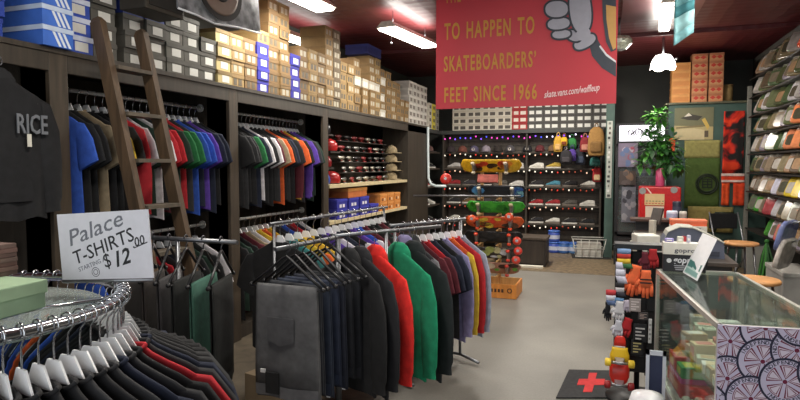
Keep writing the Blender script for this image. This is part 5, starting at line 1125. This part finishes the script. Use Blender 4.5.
def small_box(x, y_, z, w_, d, h, c_, c2, rz, label, grp, nm='small_box'):
    t = tag(MB().box((-w_/2, -d/2, 0), (w_/2, d/2, h), card(c_), bev=.003).build(nm, None, cin(x, y_, z+.0015), crz+rz), label, 'box', grp); MB().box((-w_*.35, -d*.35, h), (w_*.35, d*.35, h+.001), paper(c2)).build('label', t); MB().box((-w_/2-.001, -d*.3, h*.2), (-w_/2, d*.3, h*.8), paper(c2)).build('end_label', t)
pal2 = [(188, 196, 176), (206, 206, 196), (150, 160, 140), (176, 150, 110), (120, 130, 120), (210, 190, 150), (196, 120, 104), (222, 222, 216)]
for k in range(36):
    j = k % 12; x, y_ = .10+.125*(k//12), .10+.098*j
    if k//12 == 0 and j > 7: continue
    small_box(x, y_, .62, .11, .075, rng.choice([.045, .06, .085]), rng.choice(pal2), rng.choice(pal2), rng.uniform(-.2, .2), 'small parts box, %s from the poster end, %s row on the glass shelf' % (ORD[j], ('aisle-side', 'middle', 'inner')[k//12]), 'small boxes on the glass shelf')
for k in range(22):
    j = k % 11; x, y_ = .245+.115*(k//11), .10+.108*j
    if k//11 == 0 and j > 4: continue
    small_box(x, y_, .33, .10, .08, rng.choice([.04, .06, .08]), rng.choice([(206, 206, 190), (180, 186, 160), (210, 208, 200), (150, 156, 140)]), rng.choice(pal2), rng.uniform(-.2, .2), 'pale parts box, %s from the poster end, %s row on the counter floor' % (ORD[j], ('aisle-side', 'inner')[k//11]), 'pale boxes on the counter floor')
wcol = [((206, 60, 40), 'red'), ((230, 110, 40), 'orange'), ((214, 80, 130), 'pink'), ((236, 200, 60), 'yellow'), ((60, 150, 70), 'green'), ((216, 210, 190), 'cream'), ((190, 50, 44), 'red')]
wm = MB().lathe([(.012, -.017), (.022, -.017), (.027, -.010), (.027, .010), (.022, .017), (.012, .017)], plas((2, 1, 3)), 16).mesh('wheel'); wb = MB().lathe([(.012, -.0175), (.012, .0175)], STEEL, 10).mesh('bearing')
for k in range(30):  # single loose wheels set out in rows
    row, j = divmod(k, 10); c_, nm = wcol[(j+3*row) % 7] if row else wcol[5]
    if row == 2: c_, nm = wcol[rng.choice([0, 1, 4, 6])]
    o = tag(put('skateboard_wheel', wm, None, cin(.05+.062*row, .14+.062*j, .3315+.0272), 0, plas(c_), rot=(0, pi/2, crz+rng.uniform(-.3, .3))), '%s wheel, %s from the poster end in the %s row on the counter floor' % (nm, ORD[j], ORD[row]), 'wheel', 'wheels on the counter floor'); put('bearing', wb, o)
# bright little stack of coloured packs inside, aisle side
for k, (x, y_, z, w_, d, h, c_, c2, nm) in enumerate(((.13, .98, .33, .17, .34, .07, (206, 70, 56), (230, 160, 120), 'red flat pack lying on the counter floor'), (.13, .98, .4025, .16, .30, .03, (214, 84, 146), (240, 170, 200), 'bright pink flat pack lying on the red one'), (.12, 1.04, .435, .15, .16, .075, (214, 66, 40), (240, 180, 60), 'red pack standing on the pink one'), (.12, .88, .435, .14, .12, .06, (66, 150, 60), (200, 190, 60), 'green pack standing on the pink one'))):
    small_box(x, y_, z, w_, d, h, c_, c2, 0, nm+' in the glass counter', 'bright packs in the glass counter')
t = tag(MB().loft([[(-.06, -.05, 0), (.06, -.05, 0), (.06, .05, 0), (-.06, .05, 0)], [(-.008, -.03, .075), (.008, -.03, .075), (.008, .03, .075), (-.008, .03, .075)]], plas((240, 160, 36)), True, True, False).build('orange_wedge', None, cin(.12, 1.04, .5125), crz), 'orange and yellow wedge on top of the bright packs in the counter', 'toy ramp'); MB().box((-.03, -.052, .004), (.03, -.046, .03), plas((240, 206, 60))).build('yellow_face', t)
# poster of round emblems hung on the near end
pst = thing('emblem_poster', 'lilac poster of overlapping round cross emblems on the near end of the counter', 'poster', cin(-.004, -.012, 0), crz); PW, PHt, PZ = .50, .62, .955
pz0 = PZ-PHt
MB().box((0, -.003, pz0), (PW, .003, PZ), paper((206, 198, 222))).build('sheet', pst)
NAVY = paper((34, 34, 62)); LIL = paper((210, 202, 226)); MARN = paper((116, 22, 62)); LIL2 = paper((226, 214, 230))
def emblem(cx_, cz_, R, rot, lay):
    b = MB(); y0_ = -.0036-.0007*lay
    def clip(pts): return [(min(PW-.001, max(.001, x)), min(PZ-.001, max(pz0+.001, z))) for x, z in pts]
    def disc(r, d, m): b.prism(clip([(cx_+r*cos(2*pi*k/40), cz_+r*sin(2*pi*k/40)) for k in range(40)]), y0_-d, y0_, m)
    inside = cx_-R > 0 and cx_+R < PW and cz_+R < PZ and cz_-R > pz0
    disc(R, .0001, NAVY); disc(R*.91, .0002, LIL); 
    def P(r, a): return (cx_+r*cos(a), cz_+r*sin(a))
    for k in range(5):
        a = rot+k*2*pi/5
        for s, m, d in ((1.0, MARN, .0003), (.80, LIL2, .0004), (.62, MARN, .00045), (.48, LIL2, .0005)):
            h = .50*s; o = [P(R*.10+(1-s)*R*.22, a)]+[P(R*(.70-(1-s)*.16), a+h*(j/5-1)) for j in range(11)]
            b.prism(clip(o), y0_-d, y0_, m)
    disc(R*.09, .00055, MARN)
    word = 'INDEPENDENT'
    for k, ch in enumerate(word):
        for base, dirn in ((pi*.5, -1), (-pi*.5, 1)):
            a = rot+base+dirn*(k-5)*.19; r_ = R*.81; x, z = P(r_, a)
            if .01 < x < PW-.01 and pz0+.01 < z < PZ-.012:
                b.text(ch, R*.22, T(x, y0_-.0003, z) @ Matrix.Rotation(-(a-pi/2 if dirn < 0 else a+pi/2), 4, 'Y') @ FRONT @ T(0, -R*.07, 0), NAVY, 1, .0001, .022)
    b.build('emblem', pst)
RE_ = .098; lay = 0
def ppt(px, py):      # photo pixel on the poster plane, in poster coordinates
    n_v = Vector((sin(crz), -cos(crz), 0)); o = Vector(pst.location); r = F_ + R_*((px-400)/FPX) - U_*((py-200)/FPX); s = (o-EYE).dot(n_v)/r.dot(n_v); v = EYE+r*s-o
    return v.x*cos(crz)+v.y*sin(crz), v.z
for px, py, ro in ((730, 341, .3), (799, 398+14, 0), (727, 378, .1), (765, 328, .5), (703, 404, 0), (762, 361, .2), (796, 350, .9), (750, 398, .4), (784, 381, .15), (823, 372, .6), (800, 322, .2), (735, 425, .2), (830, 335, .3)):
    x, z = ppt(px, py); lay += 1
    if -.05 < x < PW+.05: emblem(x, z, RE_*.98, ro, lay)
# on the counter top
tz = .9535
Mx = at(663, 272, Z=tz); 
gx = thing('counter_display_box', 'black and white lettered carton standing at the back of the glass counter', 'box', (c0.x+.05, c0.y-.085, tz), crz*.0)
xa_ = at(663, 272, Y=c0.y-.085).x-(c0.x+.05); xb_ = at(706, 270, Y=c0.y-.085).x-(c0.x+.05); hz = at(680, 250, Y=c0.y-.085).z-tz; hz2 = at(680, 243, Y=c0.y-.085).z-tz
MB().box((xa_, 0, 0), (xb_, .075, hz*.78), card((30, 30, 36)), bev=.003).build('carton', gx); MB().box((xa_-.003, -.003, hz*.78), (xb_+.003, .078, hz2), card((214, 210, 200)), bev=.003).build('white_upper', gx)
b = MB(); b.text('gopro', .052, T(xa_+.055, -.0015, hz*.42) @ FRONT, paper((206, 206, 210)), .95, .0003, .03, 'LEFT', .15); b.text('gopro', .036, T((xa_+xb_)/2, -.0045, hz*.90) @ FRONT, paper((90, 90, 96)), 1.3, .0003, .02)
b.lathe([(.014, 0), (.014, .001)], paper((206, 206, 210)), 16, M=T(xa_+.032, 0, hz*.50) @ Matrix.Rotation(pi/2, 4, 'X'))
for k in range(3): b.box((xa_+.06+.004*k, -.001, hz*(.26-.09*k)), (xa_+.16-.006*k, 0, hz*(.31-.09*k)), paper((150, 150, 156)))
b.build('lettering', gx)
for k, (px, w_, h, c_, nm) in enumerate(((669, .05, .022, (150, 140, 200), 'small lilac packet on top of the lettered carton'), (680, .035, .035, (206, 206, 190), 'small rounded cream tag on top of the lettered carton'), (688.5, .022, .045, (186, 186, 206), 'small pale bottle-shaped packet on top of the lettered carton'))):
    x = at(px, 245, Y=c0.y-.05).x; t = tag(MB().box((-w_/2, -.012, 0), (w_/2, .012, h), plas(c_), bev=.005).build('small_packet', None, (x, c0.y-.05, tz+hz2+.001)), nm, 'packet', 'packets on the lettered carton'); MB().box((-w_*.3, -.0132, h*.3), (w_*.3, -.0118, h*.6), paper((236, 232, 226))).build('label', t)
# leaning white flyer card
yA = at(683, 274, Z=tz).y; A_ = at(683, 272.5, Z=tz+.002); B_ = at(697, 281, Z=tz+.002)
C_ = at(717, 239, Y=B_.y+.10); D_ = at(703, 233, Y=A_.y+.06)
t = thing('flyer_card', 'tall white card with a green panel leaning on the glass counter top', 'card', tuple(A_)); nrm = (B_-A_).cross(D_-A_).normalized()*.002
def fq(u, v, k=0): return (A_+(B_-A_)*u*(1-v)+(C_-D_)*u*v+(D_-A_)*v-A_)+nrm*k
MB().loft([[fq(0, 0, 1), fq(1, 0, 1), fq(1, 1, 1), fq(0, 1, 1)], [fq(0, 0, -1), fq(1, 0, -1), fq(1, 1, -1), fq(0, 1, -1)]], paper((232, 232, 236)), True, True, False).build('sheet', t)
b = MB()
for kk, ((u0, v0, u1, v1), c_) in enumerate((((.06, .03, .94, .36), (176, 200, 196)), ((.08, .19, .92, .34), (48, 108, 104)), ((.1, .05, .9, .15), (120, 160, 156)))):
    for sgn in (1, -1): b.loft([[*[fq(u_, v_, (1.3+.25*kk)*sgn) for u_, v_ in ((u0, v0), (u1, v0), (u1, v1), (u0, v1))]], [fq(u0, v0, sgn), fq(u1, v0, sgn), fq(u1, v1, sgn), fq(u0, v1, sgn)]], paper(c_), True, True, False)
b.build('printed_panel', t)
b = MB(); m_ = (C_+D_)/2-A_; b.loft([[m_*.9, m_*.9+Vector((.03, 0, 0)), Vector((.14, .11, 0)), Vector((.11, .11, 0))], [m_*.9+nrm, m_*.9+Vector((.03, 0, 0))+nrm, Vector((.14, .112, 0)), Vector((.11, .112, 0))]], paper((60, 60, 66)), True, True, False); b.build('prop_leg', t)
# ------------------------------------------------------------------ hanging accessories stand at the end of the counter
HY = 4.15
hs = thing('accessory_stand', 'black wire stand hung with gloves and socks at the end of the glass counter', 'display stand', (.20, HY+.12, 0)); 
MB().lathe([(.2, .004), (.2, .02), (.04, .035)], BLACKM, 24).build('base', hs); MB().tube([(0, 0, .03), (0, 0, 1.06)], .018, BLACKM, 8).build('pole', hs)
b = MB()
for x in (-.15, -.05, .05, .15): b.tube([(x, -.03, .18), (x, -.03, 1.05)], .004, BLACKM, 5)
for k in range(9): b.tube([(-.15, -.03, .2+.105*k), (.15, -.03, .2+.105*k)], .004, BLACKM, 5)
b.box((-.15, -.026, .2), (.15, -.02, 1.02), mat('stand_panel', (22, 22, 24), .7)); b.build('wire_panel', hs)
b = MB(); b.tube([(-.17, -.06, 1.06), (.16, -.06, 1.07)], .008, BLACKM, 6); b.box((-.16, -.10, 1.04), (.16, .05, 1.075), BLACKM); b.build('top_tray', hs)
def onp(px, py, Y=HY): p = at(px, py, Y=Y); return p
def glove(px, pyt, pyb, wpx, col, label, Y=HY, tilt=0, palm=None):
    tp_, bt = onp(px, pyt, Y), onp(px, pyb, Y); h = tp_.z-bt.z; w_ = wpx/590*Y*1.0
    t = thing('glove', label, 'glove', tuple(tp_), 0, 'gloves on the accessory stand', rot=(0, tilt, 0)); m = fab(col)
    b = MB(); R = []
    for f, k in ((0, .62), (.1, .66), (.2, .6), (.34, .72), (.5, .92), (.62, .96)):
        R.append([(w_/2*k*cos(a), .014*sin(a), -h*f) for a in (2*pi*j/14 for j in range(14))])
    b.loft(R, m); b.build('hand', t)
    for j, (x, L) in enumerate(((-.36, .86), (-.12, .98), (.12, 1.0), (.36, .92))):
        MB().tube([(w_*x*.95, 0, -h*.56), (w_*x, -.004, -h*(.56+L)/2-.02*h), (w_*x*1.05, .002, -h*L)], [w_*.125, w_*.12, w_*.10], m, 8).build('finger', t)
    MB().tube([(-w_*.36, 0, -h*.36), (-w_*.56, -.006, -h*.5), (-w_*.62, 0, -h*.64)], [w_*.13, w_*.12, w_*.09], m, 8).build('thumb', t)
    MB().lathe([(.3*w_, -.02), (.34*w_, 0), (.34*w_, .012)], fab(palm or (40, 30, 30)), 14, (0, 0, -.01), squash=(1, .3)).build('cuff', t)
    return t
g1 = glove(637, 265, 297, 15, (232, 108, 62), 'bright orange glove, the one nearer the aisle of the orange pair', HY, .2)
g2 = glove(646, 270, 298, 14, (236, 112, 66), 'bright orange glove with dark lettering, nearer the counter of the pair', HY-.03, .0)
b = MB(); 
for k in range(2): b.box((-.035, -.022, -.065-.022*k), (.035, -.019, -.055-.022*k), fab((60, 40, 36)))
b.build('lettering', g2)
glove(653, 249, 268, 11, (168, 34, 40), 'dark red glove hanging highest beside the lettered carton', HY+.02)
glove(645, 252, 272, 9, (96, 30, 44), 'maroon glove hanging between the red and the orange gloves', HY+.01)
glove(629, 318, 338, 12, (178, 34, 40), 'red patterned small glove low on the stand', HY-.02, .3)
def sock(px, pyt, pyb, wpx, cols, label, Y=HY-.01):
    tp_, bt = onp(px, pyt, Y), onp(px, pyb, Y); h = tp_.z-bt.z; w_ = wpx/590*Y
    t = thing('sock', label, 'sock', tuple(tp_), 0, 'socks on the accessory stand'); n_s = len(cols)
    for k, c_ in enumerate(cols):
        f0, f1 = k/n_s, (k+1)/n_s
        MB().loft([[(w_/2*cos(a)+(.25*w_*max(0, f-.7)*3), .016*sin(a), -h*f) for a in (2*pi*j/14 for j in range(14))] for f in (f0, (f0+f1)/2, f1)], fab(c_)).build(('cuff' if k == 0 else 'band'), t)
sock(624, 249, 268, 12, [(120, 150, 190), (190, 60, 50), (226, 190, 60), (60, 110, 70)], 'striped sock in blue, red, yellow and green at the top of the stand')
sock(621, 262, 283, 9, [(206, 206, 224), (214, 214, 230), (206, 206, 224)], 'plain white sock hanging below the striped one')
sock(620, 283, 296, 8, [(36, 36, 40), (200, 196, 200), (60, 60, 70)], 'black and white sock hanging below the plain white one', HY-.02)
sock(611, 290, 305, 9, [(190, 60, 66), (214, 214, 226), (90, 110, 150)], 'red and white sock hanging at the aisle side of the stand', HY-.03)
sock(619, 298, 313, 9, [(90, 130, 170), (206, 206, 214), (50, 50, 60)], 'blue and white sock hanging under the black and white one', HY-.03)
glove(620, 301, 322, 11, (206, 204, 208), 'white and black glove hanging under the socks', HY-.04, .1)
glove(626, 300, 312, 9, (190, 180, 196), 'pale lilac glove beside the white and black glove', HY-.03, -.2)
glove(619, 320, 338, 10, (196, 196, 206), 'white thin glove low above the small cruiser board', HY-.04, .1)
glove(608, 302, 321, 7, (30, 30, 34), 'black glove hanging at the outer aisle edge of the stand', HY+.01)
def tagpack(px, py, w_, h, c_, c2, label, Y=HY-.04):
    p = onp(px, py, Y); t = tag(MB().box((-w_/2, -.006, -h/2), (w_/2, .006, h/2), card(c_), bev=.003).build('hanging_packet', None, tuple(p)), label, 'packet', 'packets on the accessory stand'); b = MB()
    for k in range(4): b.box((-w_*.35, -.0075, -h*.35+h*.19*k), (w_*(.1+.25*((k*7) % 2)), -.006, -h*.27+h*.19*k), paper(c2))
    b.build('print', t)
tagpack(635, 305, .07, .085, (150, 140, 138), (206, 196, 196), 'round-cornered grey pack with a pale face, right of the white gloves')
tagpack(643, 316, .06, .05, (60, 56, 58), (170, 150, 140), 'dark pack with tan print under the orange gloves')
tagpack(640, 333, .08, .12, (26, 26, 30), (200, 196, 196), 'black pack with white marks beside the red patterned glove')
tagpack(637, 347, .07, .10, (28, 28, 32), (190, 176, 120), 'black pack with gold marks beside the cruiser board top')
tagpack(650, 331, .02, .16, (206, 206, 206), (150, 150, 150), 'narrow white strip hanging beside the counter post')
# small cruiser board hung upright
p = onp(619, 386, HY-.06); q = onp(619, 334, HY-.06); hL = q.z-p.z
t = thing('cruiser_board', 'small yellow and red plastic cruiser board hung upright low on the stand', 'skateboard', tuple(p)); YL, RD2 = plas((238, 196, 40)), plas((218, 48, 34)); wd = .125
def dk_r(f, k): return [(wd/2*k*cos(a), -.012*(1 if sin(a) < 0 else .3)*abs(sin(a))**.5*1, hL*f) for a in (2*pi*j/14 for j in range(14))]
MB().loft([dk_r(f, k) for f, k in ((.03, .45), (.08, .78), (.2, 1), (.48, 1))], RD2).build('lower_deck', t); MB().loft([dk_r(f, k) for f, k in ((.48, 1), (.6, .98), (.7, .8), (.75, .8))], YL).build('upper_deck', t)
MB().loft([dk_r(f, k) for f, k in ((.78, .62), (.86, .58), (.93, .5), (.97, .3))], RD2).build('red_cap', t); MB().loft([dk_r(f, k) for f, k in ((.75, .56), (.78, .56))], paper((206, 206, 212))).build('clip', t)
for f, c_ in ((.03, (150, 30, 34)), (.46, (240, 206, 60))):
    MB().tube([(-.06, -.05, hL*f+.01), (.06, -.05, hL*f+.01)], .01, STEEL, 8).build('axle', t); MB().loft([[(-.03, -.012, hL*f-.01), (.03, -.012, hL*f-.01), (.03, -.012, hL*f+.035), (-.03, -.012, hL*f+.035)], [(-.018, -.055, hL*f), (.018, -.055, hL*f), (.018, -.055, hL*f+.02), (-.018, -.055, hL*f+.02)]], mat('cast_alloy', (180, 178, 186), .4, .7, .1, 20), True, True, False).build('truck', t)
    for s in (-1, 1): MB().lathe([(.014, -.02), (.026, -.016), (.026, .016), (.014, .02)], plas(c_), 14, M=T(s*.072, -.05, hL*f+.01) @ Matrix.Rotation(pi/2, 4, 'Y')).build('wheel', t)
# white frame and slotted basket at the foot of the counter
p = at(653, 385, Y=3.6); q = at(653, 351, Y=3.6); t = thing('small_picture', 'white narrow picture frame standing against the foot of the glass counter', 'frame', (at(645.5, 385, Y=3.6).x, 3.6, .21)); fw = .105; fh = q.z-.21; FW_ = paper((214, 218, 230))
b = MB(); b.box((0, 0, 0), (.018, .02, fh), FW_); b.box((fw-.018, 0, 0), (fw, .02, fh), FW_); b.box((0, 0, 0), (fw, .02, .02), FW_); b.box((0, 0, fh-.025), (fw, .02, fh), FW_); b.build('border', t); MB().box((.018, .008, .02), (fw-.018, .016, fh-.025), paper((44, 52, 84))).build('picture', t)
tag(MB().box((-.06, -.08, 0), (.07, .1, .205), card((60, 58, 60)), bev=.004).build('carton', None, (at(650, 390, Y=3.6).x+.0, 3.62, .003)), 'dark carton on the floor under the white picture frame', 'box'); MB().box((-.062, -.082, .18), (.072, .102, .207), card((70, 68, 70))).build('lid', [o for o in bpy.data.objects if o.get('label') == 'dark carton on the floor under the white picture frame'][0])
p = at(648, 393, Y=3.15); t = thing('slotted_basket', 'white plastic basket with dark slots on the floor by the counter foot', 'basket', (p.x, 3.2, .003)); WP = plas((220, 218, 222)); zt = p.z+.0
zt = max(.08, zt-.05)
MB().lathe([(.08, 0), (.09, .02), (.105, zt*.5), (.10, zt*.85), (.075, zt+.02), (.03, zt+.03)], WP, 28).build('body', t)
b = MB()
for k in range(7): 
    a = -2.4+.3*k; b.loft([[((r_)*cos(a+da), (r_)*sin(a+da), z_) for da in (-.05, .05)]+[((r_-.004)*cos(a+da), (r_-.004)*sin(a+da), z_) for da in (.05, -.05)] for r_, z_ in ((.1075, zt*.45), (.1035, zt*.84))], paper((96, 40, 48)), True, True, False)
b.build('slots', t)
# door mat with a red cross
m0, m1, m2, m3 = at(556, 398, Z=.006), at(609, 398, Z=.006), at(612, 371, Z=.006), at(569, 370, Z=.006)
mt = thing('floor_mat', 'black floor mat with a red cross lying before the accessory stand', 'mat', (m0.x, m0.y, .0)); O_ = Vector((m0.x, m0.y, 0))
cx4 = [m0-O_, m1-O_, m2-O_, m3-O_]
MB().loft([[(v.x, v.y, .003) for v in cx4], [(v.x, v.y, .011) for v in cx4]], mat('mat_rubber', (44, 44, 46), .9, 0, .2, 40), True, True, False).build('mat', mt)
def mp(px, py): v = at(px, py, Z=.012)-O_; return (v.x, v.y)
b = MB(); P_ = [mp(*q) for q in ((589, 373), (597, 373), (595.5, 379), (605, 379), (604, 385), (594, 385), (592, 392), (583, 392), (585, 385), (577, 385), (579, 379), (588, 379))]
b.loft([[(x, y_, .011) for x, y_ in P_], [(x, y_, .0135) for x, y_ in P_]], mat('red_felt', (200, 50, 52), .9, 0, .1, 30), True, True, False); b.build('cross_print', mt)
# small packets in a wire hook row at the aisle end of the timber shelving
print('boxes', nbox[0], 'objects', len(bpy.data.objects))
